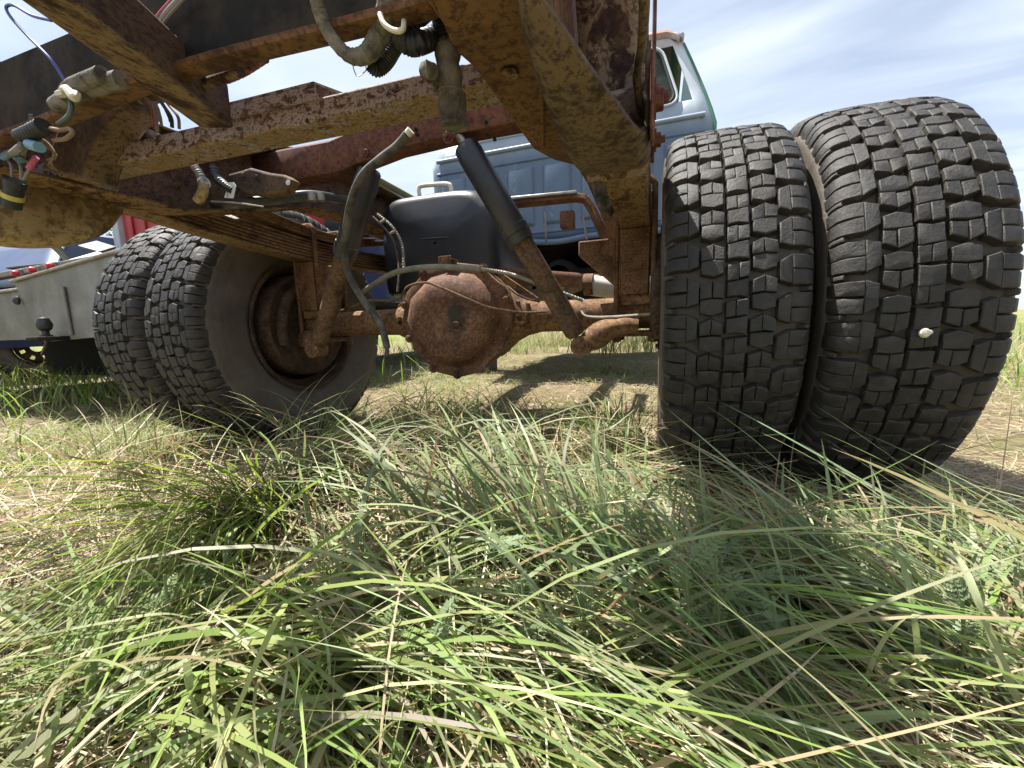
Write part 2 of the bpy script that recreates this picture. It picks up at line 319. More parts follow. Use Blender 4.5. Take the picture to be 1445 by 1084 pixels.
# ------------------------------------------------------------------ the truck
T = thing('derelict_truck', 'derelict rusty pickup chassis with dual rear wheels and faded blue cab', 'truck', (XC, YA, 0))
RB = .652          # underside of the rails
FI, FO = .083, .395      # flange width, half of the clear inner gap
def rail_profile(y):     # bottom height of the rail along y (kicks up over the axle)
    P = [(-2, .652), (.66, .652), (.80, .684), (1.02, .748), (1.20, .756), (1.5, .74), (2.0, .68), (9, .66)]
    for (a, z0), (b, z1) in zip(P, P[1:]):
        if y <= b: t = (y-a)/(b-a); return z0+(z1-z0)*t
    return .66
def make_rail(sgn):
    ys = [.30, .35, .42, .55, .66, .72, .80, .90, 1.02, 1.1, 1.2, 1.35, 1.5, 1.75, 2.0, 2.5, 3.2, 4.0, 4.4]
    xi = XC+sgn*FO; xo = xi+sgn*FI; th = .006; rows = []
    for y in ys:
        z0 = rail_profile(y); H = .165 if y < 1.6 else .17
        z1 = z0+H
        rows.append([(xi, y, z0+th), (xi, y, z0), (xo, y, z0), (xo, y, z1), (xi, y, z1), (xi, y, z1-th), (xo-sgn*th, y, z1-th), (xo-sgn*th, y, z0+th), (xi, y, z0+th)])
    b = MB(); b.grid(rows); n = 9
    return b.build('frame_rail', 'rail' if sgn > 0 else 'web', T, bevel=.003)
railR, railL = make_rail(1), make_rail(-1)
# curved gusset plate under the right rail flange that narrows towards the axle
def flange_plate():
    poly = [px(*q, Z=.6475) for q in ((598, -40), (612, 0), (640, 70), (700, 122), (726, 160), (745, 195), (768, 214), (768, 120), (752, 60), (745, -40))]
    b = MB(); b.prism(poly, (0, 0, .004)); return b.build('flange_gusset', 'rail', railR, bevel=.0015)
flange_plate()
h = MB(); c = px(719, 102, Z=.646); h.tube([c, c-Vector((0, 0, .003))], .0105, 20); h.build('rivet_head', 'web', railR, bevel=.002)
# stubs with rivets on the web of the left rail
for q in ((262, 205), (330, 262), (250, 262), (60, 150), (420, 270)):
    c = px(*q, X=XC-FO-FI+.006); bolt(railL, c, (1, 0, 0), .009, .006, 'web', 'rivet_head')

# spring hangers -------------------------------------------------------------
def hanger(sgn):
    xs0 = XC+sgn*(FO+FI-.003); wdt = .092
    path = spline([(.30, .655), (.345, .618), (.40, .593), (.48, .580), (.56, .580), (.63, .594), (.675, .622), (.70, .655)], 5)if sgn > 0 else \
           spline([(.20, .645), (.27, .600), (.35, .568), (.43, .556), (.50, .566), (.555, .598), (.585, .640)], 6)
    path = [(p[0], p[1]) for p in [Vector((a[0], a[1], 0)) for a in path]]
    L = len(path); rows = []
    # cross-section: left wall top -> fillet -> floor -> fillet -> right wall top
    sec = [(0, .10), (0, .05), (0, .016), (.05, .006), (.13, .001), (.3, 0), (.5, -.001), (.7, 0), (.87, .001), (.95, .006), (1, .016), (1, .05), (1, .10)]
    for j in range(26):
        t = j/25; row = []
        for (u, dz) in sec:
            st = .0 if sgn < 0 else .02+.46*max(0, u)**1.1
            k = st+(1-st)*t; i = min(int(k*(L-1)), L-2); fr = k*(L-1)-i
            y = path[i][0]+(path[i+1][0]-path[i][0])*fr; z = path[i][1]+(path[i+1][1]-path[i][1])*fr
            z = min(z+dz, .80) if dz >= .05 else z+dz
            row.append((xs0+sgn*wdt*u, y, z))
        rows.append(row)
    b = MB(); b.grid(rows)
    return b.build('spring_hanger', 'hanger' if sgn > 0 else 'hanger_mud', railR if sgn > 0 else railL, smooth=True, solid=.006)
hR, hL = hanger(1), hanger(-1)
# pocket inside the right hanger: sloped plate with a pressed box, spring eye
b = MB(); b.grid([[(x, .50+.14*(1-k), .585+.30*k) for x in np.linspace(-.100, -.016, 5)] for k in np.linspace(0, 1, 9)]); b.build('pocket_plate', 'pocket', railR, smooth=True, solid=.004)
b = MB(); b.hexa([(-.085, .500, .74), (-.03, .500, .74), (-.03, .43, .89), (-.085, .43, .89), (-.080, .485, .745), (-.035, .485, .745), (-.035, .415, .885), (-.080, .415, .885)]); b.build('pressed_box', 'pocket', railR, bevel=.006)
b = MB(); b.tube([(-.098, .56, .632), (-.018, .56, .632)], .027, 20); b.build('spring_eye', 'pocket', railR, smooth=True)
# rolled right edge of the pocket and shackle plates
e = [px(*q, X=-.012) for q in ((910, -30), (909, 30), (905, 70), (903, 110), (907, 150), (913, 200), (916, 250))]
b = MB(); b.tube([px(x, y, Y=Y_) for x, y, Y_ in ((908, -40, .36), (909, 10, .38), (906, 60, .42), (901, 90, .46), (899, 120, .50), (905, 155, .53), (910, 170, .56))], .0045, 10, smooth=6); b.build('rolled_edge', 'hanger', railR, smooth=True)
b = MB(); b.box((-.0115, .49, .585), (-.0075, .545, .66)); b.build('shackle_plate', 'red', railR, bevel=.002)
sp = Vector((-.0065, .516, .623)); bolt(railR, sp, (1, 0, 0), .013, .009, 'red', 'shackle_bolt'); bolt(railR, sp+Vector((0, .10, -.004)), (1, 0, 0), .009, .007, 'red', 'shackle_bolt')
b = MB(); b.box((.0, .70, .905), (.012, .80, 1.03)); b.build('body_mount_plate', 'red', railR, bevel=.003)
b = MB(); b.hexa([(-.013, .62, .60), (-.008, .62, .60), (-.008, .645, .60), (-.013, .645, .60), (-.013, .62, .95), (-.008, .62, .95), (-.008, .645, .95), (-.013, .645, .95)]); b.build('hanger_strut', 'red', railR, bevel=.002)
# rust spot plug on the left hanger face
c = px(75, 307, X=XC-FO-FI+.002); b = MB(); b.lathe([(0, .0), (.002, .008), (.0015, .013), (-.002, .015)], 18, 'X', c); b.build('hanger_plug', 'rail', railL, smooth=True)

# cross members ----------------------------------------------------------------
xL, xR = XC-FO-FI+.008, XC+FO+FI-.008
b = MB()
A0, A1 = (xL, .475, .674), (xR, .513, .674)
b.beam(A0, A1, .050, .028); crossA = b.build('cross_member', 'mottled', T, bevel=.003)
b = MB(); b.prism([(-.60, .4655, .684), (-.425, .4727, .684), (-.430, .4725, .703), (-.60, .4655, .703)], (0, .003, 0)); b.build('angle_bracket', 'mottled', crossA)
b = MB(); b.prism([(-.60, .4655, .7034), (-.430, .4725, .7034), (-.412, .510, .7034), (-.60, .503, .7034)], (0, 0, .003)); b.build('angle_flange', 'mottled', crossA)
# diagonal tube
d0, d1 = (px(290, 190, Z=.66)+px(328, 176, Z=.66))/2, (px(30, 0, Z=.66)+px(84, 0, Z=.66))/2
dd = (d1-d0).normalized(); b = MB(); b.beam(d0+dd*.002+Vector((0, 0, .028)), d1+dd*.05+Vector((0, 0, .032)), .042, .056); b.build('diagonal_brace', 'beam', T, bevel=.003)
# rear channel: web, lower lip, gusset
b = MB(); rows = []
for x in np.linspace(-.99, XC+FO, 28):
    t = (x+.99)/.80; yo = .378+.012*(t-.5); up = .006*math.sin(9*x)
    rows.append([(x, yo, .765+.01*math.sin(5*x)+.10*max(0, min(1, (x+.66)/.2))), (x, yo, .70), (x, yo, .676+up), (x, yo-.006, .672+up), (x, yo-.027, .671+up), (x, yo-.029, .675+up)])
b.grid(rows); rear = b.build('cross_member', 'rail', T, smooth=True, solid=.004)
b = MB(); b.grid([[(x, .3735+.012*((x+.99)/.8-.5), z) for z in (.684, .72, .772+.10*max(0, min(1, (x+.66)/.2)))] for x in np.linspace(-.985, XC+FO, 14)]); b.build('web_shade_sheet', 'undercoat_shade', rear, solid=.003)  # added near-black sheet over the web, its colour stands in for shade
b = MB(); b.prism([px(*q, Y=.425) for q in ((58, 238), (72, 205), (84, 175), (98, 150), (130, 140), (176, 128), (182, 150), (160, 165), (138, 195), (124, 225), (118, 252))], (0, .045, 0)); b.build('gusset', 'hanger', T, bevel=.004)
b = MB(); b.tube([px(*q, Y=.40) for q in ((100, 155), (140, 150), (190, 142), (240, 128), (290, 118), (340, 100))], .006, 10, smooth=6); b.build('lip_bead', 'beam', rear, smooth=True)
# long slim tube between the rear channel and the cross member (seen through the gap)
b = MB(); b.tube([px(150, 158, Y=.60), px(225, 195, Y=.62)], .008, 12); b.build('spring_rod', 'tape', T, smooth=True)
b = MB(); b.tube([px(190, 145, Y=.47), px(262, 128, Y=.47), px(330, 105, Y=.47), px(372, 80, Y=.46)], corr(.0065, .0015, 46), 10, smooth=40); b.build('corrugated_tube', 'rail', T, smooth=True)
# front cross member (red) over the axle
b = MB(); rows = []
Bp = [(xL, .79), (-.80, .79), (-.62, .822), (-.45, .832), (-.25, .835), (xR, .835)]
for x, z in Bp:
    y = .90+.05*(x+1.06); rows.append([(x, y+.06, z-.002), (x, y+.004, z-.002), (x, y, z+.004), (x, y, z+.068), (x, y+.006, z+.074), (x, y+.06, z+.074)])
b.grid(rows); crossB = b.build('cross_member', 'red', T, smooth=True, solid=.004)
for q in ((518, 217), (633, 193)): bolt(crossB, px(*q, Y=.918), (0, -1, 0), .010, .008, 'red')
for q in ((478, 214), (482, 228), (588, 184), (590, 191), (687, 174), (688, 191), (699, 198)):
    c = px(*q, Y=.925); k = MB(); k.tube([c+Vector((0, -.006, 0)), c+Vector((0, -.0025, 0))], .0042, 12); k.build('punched_hole', 'dark_under', crossB)

# axle -------------------------------------------------------------------------
b = MB(); prof = [(-1.20, .040), (-1.0, .041), (-.86, .042), (-.80, .043), (-.78, .052), (-.765, .056), (-.72, .064)]
b.lathe(prof, 28, 'X', (0, YA, ZA)); axle = b.build('rear_axle', 'axle', T, smooth=True); b = MB(); b.lathe([(.02, .041), (-.10, .042), (-.30, .044), (-.385, .045), (-.39, .052), (-.41, .056), (-.46, .064)], 28, 'X', (0, YA, ZA))
b.build('axle_tube', 'axle', axle, smooth=True)
DX = -.555
def blob(rx_, rz_, prof, exps=2.6, n=40, c=(DX, YA, ZA)):
    """superelliptic rings along -Y: prof = [(y offset, scale)]"""
    rows = []
    for y, s in prof:
        r = []
        for k in range(n+1):
            a = 2*math.pi*k/n; ca, sa = math.cos(a), math.sin(a)
            rr = (abs(ca)**exps+abs(sa)**exps)**(-1/exps)
            lo = 1.06 if sa < 0 else 1.0; tp = 1-.33*max(0, -sa*rr)**1.5-.16*max(0, sa*rr)**2
            r.append((c[0]+rx_*s*rr*ca*tp, c[1]+y, c[2]+rz_*s*rr*sa*lo))
        rows.append(r)
    return rows
b = MB(); b.grid(blob(.172, .150, [(.16, .30), (.14, .55), (.09, .78), (.03, .95), (-.03, 1.0), (-.075, 1.03), (-.0752, .2)]))
hous = b.build('differential_housing', 'axle', axle, smooth=True)
for sx in (-1, 1):
    b = MB(); b.grid([[(DX+sx*x, YA+r*math.cos(a), ZA+r*math.sin(a)*1.0) for a in np.linspace(0, 2*math.pi, 29)] for x, r in ((.235, .045), (.20, .053), (.165, .070), (.135, .095), (.11, .115))])
    b.build('tube_flare', 'axle', axle, smooth=True)
b = MB(); b.grid(blob(.176, .158, [(-.0755, .05), (-.0757, 1.0), (-.0765, 1.02), (-.084, 1.02), (-.0855, 1.0), (-.0855, .85), (-.090, .835), (-.105, .80), (-.135, .72), (-.150, .62), (-.155, .50), (-.157, .36), (-.1585, .01)], 2.5, 12))
cover = b.build('differential_cover', 'cover', axle, bevel=.007, seg=3)
for k in range(10):
    a = 2*math.pi*(k+.5)/10; rr = (abs(math.cos(a))**2.9+abs(math.sin(a))**2.9)**(-1/2.9)
    tp = 1-.33*max(0, -math.sin(a)*rr)**1.5-.16*max(0, math.sin(a)*rr)**2; bolt(axle, (DX+.168*tp*rr*math.cos(a), YA-.0865, ZA+.152*rr*math.sin(a)*(1.06 if math.sin(a) < 0 else 1)), (0, -1, 0), .009, .009, 'cover', 'cover_bolt')
pl = px(645, 460, Y=YA-.154)
def stain():
    m = M['cover']; t = m.node_tree; b_ = t.nodes['Principled BSDF']; src = b_.inputs['Base Color'].links[0].from_socket; v = coords(t)
    mpn = t.nodes.new('ShaderNodeMapping'); mpn.inputs['Location'].default_value = (-pl.x*16, -pl.y*8, -(pl.z+.022)*9); mpn.inputs['Scale'].default_value = (16, 8, 9); t.links.new(v, mpn.inputs[0])
    ln_ = t.nodes.new('ShaderNodeVectorMath'); ln_.operation = 'LENGTH'; t.links.new(mpn.outputs[0], ln_.inputs[0])
    f = ramp(t, math_(t, 'ADD', math_(t, 'MULTIPLY', ln_.outputs['Value'], .6), math_(t, 'MULTIPLY', noise(t, v, 55, 6, .7), .5)), [(.42, (1, 1, 1)), (.62, (0, 0, 0))])
    t.links.new(mix(t, math_(t, 'MULTIPLY', f, .8), src, (.022, .024, .018)), b_.inputs['Base Color'])
stain(); b = MB(); b.lathe([(0, .015), (-.005, .014), (-.008, .011), (-.006, .007), (-.005, .006), (-.004, .0)], 24, 'Y', pl); b.build('filler_plug', 'web', axle, smooth=True)
b = MB(); b.box((DX-.028, YA-.11, ZA+.165), (DX+.012, YA-.06, ZA+.168)); b.box((DX-.028, YA-.111, ZA+.15), (DX+.012, YA-.109, ZA+.175)); b.build('line_bracket', 'axle', axle, bevel=.001)
for k, (dx, w_) in enumerate(((.175, .012), (.205, .010))):
    b = MB(); b.prism([(DX+dx, YA-.052, ZA-.050+.008*k), (DX+dx+w_, YA-.052, ZA-.045+.008*k), (DX+dx+w_, YA-.052, ZA+.045-.008*k), (DX+dx, YA-.052, ZA+.050-.008*k)], (0, .05, 0)); b.build('casting_rib', 'axle', axle, bevel=.003)
for sx in (-1, 1):   # ribs of the housing
    b = MB(); b.prism([(DX+sx*.13, YA-.02, ZA+.10), (DX+sx*.235, YA-.02, ZA+.04), (DX+sx*.235, YA-.02, ZA+.052), (DX+sx*.11, YA-.02, ZA+.140)], (0, .012, 0)); b.build('housing_rib', 'axle', axle, bevel=.002)
    b = MB(); b.lathe([(0, .018), (-.012, .018), (-.012, .008), (0, .008)], 16, 'Y', (DX+sx*.195, YA-.058, ZA-.004)); b.build('jack_boss', 'axle', axle, smooth=True)
b = MB(); b.tube([(DX+.04, YA+.14, ZA+.02), (DX+.04, YA+.20, ZA+.03)], .06, 20); b.tube([(DX+.04, YA+.20, ZA+.03), (DX+.09, 2.9, .66)], .042, 20); b.build('drive_shaft', 'pipe', T, smooth=True)

# springs ----------------------------------------------------------------------
def u_bolt(parent, x0, x1, y, zt, zb, mat='spring'):
    p = [(x0, y, zb), (x0, y, zt-.015), (x0+(x1-x0)*.12, y, zt), (x1-(x1-x0)*.12, y, zt), (x1, y, zt-.015), (x1, y, zb)]
    q = []
    for i, (a, c_) in enumerate(zip(p, p[1:])): q += [Vector(a).lerp(Vector(c_), t) for t in (0, .35, .7)]
    b = MB(); b.tube(q+[p[-1]], .0072, 10); return b.build('u_bolt', mat, parent, smooth=True)
def spring(sgn):
    xm = XC+sgn*(FO+FI+.048); hw = .035
    def base(y):   # underside of the main leaf
        t = (y-YA); return .612+.03*(t/.62)**2 if t > 0 else .612+(.012 if sgn > 0 else .052)*(abs(t)/.58)**1.6
    root = None
    nl = 7; th = .0095
    spec = [(YA-.60, YA+.75), (YA-.55, YA+.68), (YA-.50, YA+.62), (YA-.46, YA+.55), (YA-.41, YA+.48), (YA-.36, YA+.42), (YA-.30, YA+.35)]
    for i, (ya, yb) in enumerate(spec):
        rows = []
        for y in np.linspace(ya, yb, 22):
            z = base(y)+ (i)*th*1.03; jx = 0.0012*math.sin(i*2.1)
            rows.append([(xm-hw+jx, y, z), (xm+hw+jx, y, z), (xm+hw+jx, y, z+th*.74), (xm-hw+jx, y, z+th*.74), (xm-hw+jx, y, z)])
        b = MB(); b.grid(rows); n = len(b.v); b.f += [(0, 1, 2, 3), tuple(n-5+k for k in range(4))]
        if root is None: root = b.build('leaf_spring', 'spring', T, bevel=.0015, seg=1)
        else: b.build('leaf', 'spring', root, bevel=.0015, seg=1)
    for i, (ya, yb) in enumerate(((YA-.40, YA+.42), (YA-.33, YA+.34), (YA-.26, YA+.27))):   # helper leaves, flared upwards
        rows = []
        for y in np.linspace(ya, yb, 16):
            z = .612+nl*th*1.03+.006+i*.0105+.055*(abs(y-YA)/.4)**1.7
            rows.append([(xm-hw, y, z), (xm+hw, y, z), (xm+hw, y, z+.009), (xm-hw, y, z+.009), (xm-hw, y, z)])
        b = MB(); b.grid(rows); n = len(b.v); b.f += [(0, 1, 2, 3), tuple(n-5+k for k in range(4))]; b.build('helper_leaf', 'spring', root, bevel=.0015, seg=1)
    # low leaf below the pack on which mud sits
    zt = .612+nl*th*1.03+.045
    for y in (YA-.062, YA+.062): u_bolt(root, xm-hw-.010, xm+hw+.010, y, zt, .33)
    b = MB(); b.hexa([(xm-.033, YA-.066, .452), (xm+.033, YA-.066, .452), (xm+.033, YA+.05, .452), (xm-.033, YA+.05, .452), (xm-.036, YA-.072, .6115), (xm+.036, YA-.072, .6115), (xm+.036, YA+.06, .6115), (xm-.036, YA+.06, .6115)]); b.build('lift_block', 'spring', root, bevel=.003)
    b = MB(); b.box((xm-.040, YA-.055, .425), (xm+.040, YA+.055, .4515)); b.build('spring_seat', 'axle', root, bevel=.003)
    b = MB(); i_ = -sgn; x0 = xm+i_*.046; b.prism([(x0, YA-.07, .592), (x0+i_*.095, YA-.07, .592), (x0+i_*.095, YA-.07, .555), (x0, YA-.07, .47)], (0, .045, 0)); b.build('bump_stop_pad', 'spring', root, bevel=.004)
    # lower plate and shock bracket reaching inboard
    b = MB(); b.box((xm-.05, YA-.08, .345), (xm+.05, YA+.08, .358)); b.build('spring_plate', 'axle', root, bevel=.002)
    lb = Vector((-.179, 1.05, .326)) if sgn > 0 else Vector((-1.037, 1.05, .325))
    end = Vector((xm+.01, 1.07, .372)) if sgn > 0 else Vector((xm-.03, 1.10, .365))
    m1 = lb.lerp(end, .45)+Vector((0, 0, .016)); m2 = lb.lerp(end, .75)+Vector((0, 0, .012))
    b = MB(); b.tube([lb+Vector((0, .0, 0)), lb.lerp(m1, .5), m1, m2, end], lambda t: .020+.012*math.sin(min(1, t*1.5)*math.pi), 14, smooth=6); b.build('shock_bracket', 'axle', root, smooth=True)
    b = MB(); b.lathe([(-.03, .0), (-.03, .020), (-.026, .026), (.02, .026), (.02, 0)], 24, 'Y', lb); b.build('shock_eye', 'axle', root, smooth=True)
    bolt(root, lb+Vector((0, -.031, 0)), (0, -1, 0), .012, .010, 'axle')
    for y in (YA-.062, YA+.062):
        for x in (xm-hw-.010, xm+hw+.010): b = MB(); b.tube([(x, y, .344), (x, y, .332)], .013, 6); b.build('nut', 'axle', root)
    return root
sprR, sprL = spring(1), spring(-1)
b = MB(); q = [px(*p, Y=.98) for p in ((832, 246), (858, 240), (866, 288), (858, 302), (840, 288))]; b.prism(q, (0, .05, 0)); b.build('bump_stop', 'foam', T, bevel=.005)
b = MB(); q = [px(*p, Y=.96) for p in ((822, 240), (872, 236), (870, 250), (828, 252))]; b.prism(q, (0, .08, 0)); b.build('bump_stop_cup', 'rail', T, bevel=.003)

# shock absorbers
def shock(top, bot, mid):
    top, bot = Vector(top), Vector(bot); d = (bot-top).normalized(); L = (bot-top).length; m_ = top+d*(L*mid)
    b = MB(); b.tube([m_, top+d*(L*.93), top+d*(L*.98), bot], lambda t: .0262 if t < .9 else .02, 24); r = b.build('shock_absorber', 'pipe', T, smooth=True)
    b = MB(); b.tube([top, top+d*.006, top+d*.02, top+d*.024, m_-d*.03, m_-d*.028, m_-d*.012, m_-d*.010, m_+d*.012], lambda t: (.026, .0305, .0305, .0322, .0322, .0345, .0345, .0322, .0322)[int(round(t*8))], 28); b.build('dust_cover', 'black_plastic', r, smooth=True)
    b = MB(); b.tube([top-d*.03, top], .010, 12); b.build('shock_rod', 'steel', r, smooth=True)
    return r
shR = shock(px(656, 205, Y=.95), Vector((-.192, 1.045, .352)), .47)
shL = shock(px(522, 238, Y=.95), Vector((-1.022, 1.045, .345)), .43)

# wheels -----------------------------------------------------------------------
HALF = [(0, .405), (.03, .4047), (.06, .4035), (.085, .4008), (.098, .3965), (.106, .389), (.1115, .377), (.1155, .358), (.1175, .335), (.1172, .312), (.113, .282), (.106, .255), (.097, .234), (.090, .222), (.087, .212)]
def tyre_mesh():
    P = np.array(HALF); seg = np.hypot(*np.diff(P, axis=0).T); sa = np.concatenate([[0], np.cumsum(seg)])
    dn = np.linspace(0, sa[-1], 400); px_, pr_ = np.interp(dn, sa, P[:, 0]), np.interp(dn, sa, P[:, 1])
    k = np.ones(15)/15; px_[8:-8] = np.convolve(px_, k, 'same')[8:-8]; pr_[8:-8] = np.convolve(pr_, k, 'same')[8:-8]
    tx, tr = np.gradient(px_), np.gradient(pr_); l = np.hypot(tx, tr); nx, nr = -tr/l, tx/l
    def srf(s, h, ph):
        a = abs(s); sg = 1 if s >= 0 else -1
        x, r, n0, n1 = (np.interp(a, dn, q) for q in (px_, pr_, nx, nr))
        x, r = sg*(x+n0*h), r+n1*h; return (x, -r*math.cos(ph), r*math.sin(ph))
    DEP = .0155
    def dep(a): return DEP*min(1, max(0, (.136-a)/.028))
    vs, fs, du = [], [], []
    ss = [-sa[-1]+i*(2*sa[-1])/70 for i in range(71)]; NA = 110
    for i in range(NA):
        ph = 2*math.pi*i/NA
        for s in ss:
            ring = .0016*math.sin(abs(s)*1100) if .158 < abs(s) < .178 else (.0014*math.sin(abs(s)*900) if abs(s) > .255 else 0)
            vs.append(srf(s, -dep(abs(s))+ring, ph)); du.append(.5 if abs(s) < .12 else .85)
    n = len(ss)
    fs += [(i*n+j, i*n+j+1, ((i+1) % NA)*n+j+1, ((i+1) % NA)*n+j) for i in range(NA) for j in range(n-1)]
    NP = 41; dph = 2*math.pi/NP; R_ = random.Random(3)
    def piece(cols, lo, hi, p0, jit=.0007, dtop=0.05):
        e_s, e_v = .0013, .0013/(.4*dph); o = len(vs)
        hj = -abs(R_.gauss(0, .0011)); C = [cols[0], cols[0], cols[0]+e_s] + list(cols[1:-1]) + [cols[-1]-e_s, cols[-1], cols[-1]]
        m = len(C); lj, hj2 = R_.uniform(-.02, .02), R_.uniform(-.02, .02)
        for ci, s in enumerate(C):
            t = (s-cols[0])/(cols[-1]-cols[0]); l_, h_ = lo(t)+lj, hi(t)+hj2
            for ri, v in enumerate((l_, l_, l_+e_v, (l_+h_)/2, h_-e_v, h_, h_)):
                base = ci in (0, m-1) or ri in (0, 6); edge = ci in (1, m-2) or ri in (1, 5)
                hh = -dep(abs(s))-.001 if base else (-.0011+hj if edge else hj)
                # walls lean outwards a little
                s2 = s; v2 = v
                if base:
                    if ci == 0: s2 -= .0015
                    if ci == m-1: s2 += .0015
                    if ri == 0: v2 -= .03
                    if ri == 6: v2 += .03
                else: s2 += R_.uniform(-jit, jit); v2 += R_.uniform(-jit, jit)/(.4*dph)
                vs.append(srf(s2, hh, (p0+v2)*dph)); du.append(.4 if base else (.22 if edge else dtop+R_.uniform(0, .06)))
        fs.extend((o+c*7+r, o+c*7+r+1, o+(c+1)*7+r+1, o+(c+1)*7+r) for c in range(m-1) for r in range(6))
    ln = lambda a, b_: (lambda t: a+(b_-a)*t)
    for p in range(NP):
        for row, (a, b_, ph, fl) in enumerate(((-.0550, -.0215, .10, 0), (-.0160, .0160, .55, 1), (.0215, .0550, .18, 0))):
            md = (a+b_)/2+R_.uniform(-.002, .002); k = R_.uniform(-.02, .02)
            if fl:
                piece((a+.001, md, b_-.001), lambda t: .06-.09*abs(t-.4), lambda t: .44+.08*t, p+ph+k); piece((a, md-.0006), ln(.475, .51), ln(.89, .92), p+ph+k); piece((md+.0006, b_), ln(.515, .55), ln(.92, .95), p+ph+k)
            else:
                piece((a, md, b_), lambda t: .02+.18*abs(t-.5), lambda t: .465-.05*abs(t-.5), p+ph+k)
                piece((a-.001, md-.0007), ln(.475, .505), ln(.80, .92), p+ph+k); piece((md+.0007, b_+.001), ln(.505, .475), ln(.92, .80), p+ph+k)
        for sg, ph in ((-1, .32), (1, .80)):
            def L(c_): return [sg*q for q in c_] if sg > 0 else [sg*q for q in c_][::-1]
            f1 = (lambda lo, hi: (ln(*lo), ln(*hi))) if sg > 0 else (lambda lo, hi: (ln(*lo[::-1]), ln(*hi[::-1])))
            lo, hi = f1((.14, .04), (.68, .84)); piece(L((.0592, .068, .0765)), lo, hi, p+ph)
            lo, hi = f1((.06, .07), (.425, .425)); piece(L((.0768, .088, .100, .112, .124, .136)), lo, hi, p+ph)
            lo, hi = f1((.455, .46), (.84, .82)); piece(L((.0768, .088, .100, .112, .124, .136)), lo, hi, p+ph)
            lo, hi = f1((.88, .88), (.99, .99)); piece(L((.104, .113, .122, .131)), lo, hi, p+ph, dtop=.4)
    me = bpy.data.meshes.new('tyre'); me.from_pydata(vs, [], fs); me.update()
    bm = bmesh.new(); bm.from_mesh(me); bmesh.ops.recalc_face_normals(bm, faces=bm.faces); bm.to_mesh(me); bm.free()
    at = me.attributes.new('dust', 'FLOAT', 'POINT'); at.data.foreach_set('value', np.array(du, dtype=np.float32))
    me.polygons.foreach_set('use_smooth', [True]*len(me.polygons)); me.set_sharp_from_angle(angle=math.radians(33))
    me.materials.append(M['rubber']); return me
TY = tyre_mesh()
def rim_mesh():     # local X points to the outer side of the dish
    b = MB(); b.lathe([(-.094, .222), (-.098, .228), (-.101, .224), (-.098, .214), (-.085, .207), (-.06, .203), (-.05, .190), (.03, .188), (.05, .200), (.085, .206), (.096, .215), (.099, .226), (.095, .224), (.083, .209), (.05, .204), (.03, .192), (-.05, .194), (-.06, .207), (-.085, .211), (-.094, .222)], 64)
    pr = [(.045, .189), (.060, .178), (.074, .160), (.080, .135), (.070, .115), (.066, .09), (.066, .065), (.070, .060)]
    rows = []
    for x, r in pr: rows.append([(x, r*math.cos(2*math.pi*k/96), r*math.sin(2*math.pi*k/96)) for k in range(97)])
    o = len(b.v); b.grid(rows); n = 97
    # hand holes: drop the faces of eight openings
    drop = set()
    for i in (2, 3):
        for k in range(96):
            if (k % 12) in (4, 5, 6, 7): drop.add((o+i*n+k, o+i*n+k+1, o+(i+1)*n+k+1, o+(i+1)*n+k))
    b.f = [f for f in b.f if f not in drop]
    return b.mesh('wheel', 'rim', True)
RIM = rim_mesh()
def wheel(x, flip, rot, lab=None):
    o = bpy.data.objects.new('wheel', RIM); COL.objects.link(o); o.parent = T; o.matrix_parent_inverse = Matrix.Translation(-T.location)
    o.location = (x, YA, ZA-.006); o.rotation_euler = (rot, 0, 0 if not flip else math.pi); adoptme = o
    t = bpy.data.objects.new('tyre', TY); COL.objects.link(t); t.parent = o
    return o
xRI, xRO = .015+.108, .261+.108
w1 = wheel(xRI, False, .35); w2 = wheel(xRO, True, 2.13); w3 = wheel(2*XC-xRI, True, 1.2); w4 = wheel(2*XC-xRO, False, 4.0)
for s in (1, -1):
    c = (2*XC-xRI if s < 0 else xRI)
    b = MB(); pr = [(-.105, .045), (-.105, .075), (-.112, .08), (-.112, .115), (-.100, .125), (-.100, .155), (-.108, .165), (-.096, .176), (-.07, .178), (.05, .172), (.06, .16), (.06, .05)]
    b.lathe([(c+s*a, r) for a, r in pr], 56, 'X', (0, YA, ZA)); dr = b.build('brake_drum', 'rim', axle, smooth=True)
    for k in range(5):
        a = 2*math.pi*k/5+.4; q = Vector((c-s*.112, YA+.10*math.cos(a), ZA+.10*math.sin(a))); bolt(axle, q, (-s, 0, 0), .010, .010, 'rim', 'backing_bolt')
    b = MB(); b.tube([(c-s*.112, YA-.12, ZA-.06), (c-s*.122, YA-.13, ZA), (c-s*.118, YA-.10, ZA+.08), (c-s*.112, YA-.04, ZA+.125)], .018, 10, smooth=5); b.build('backing_rib', 'rim', axle, smooth=True)

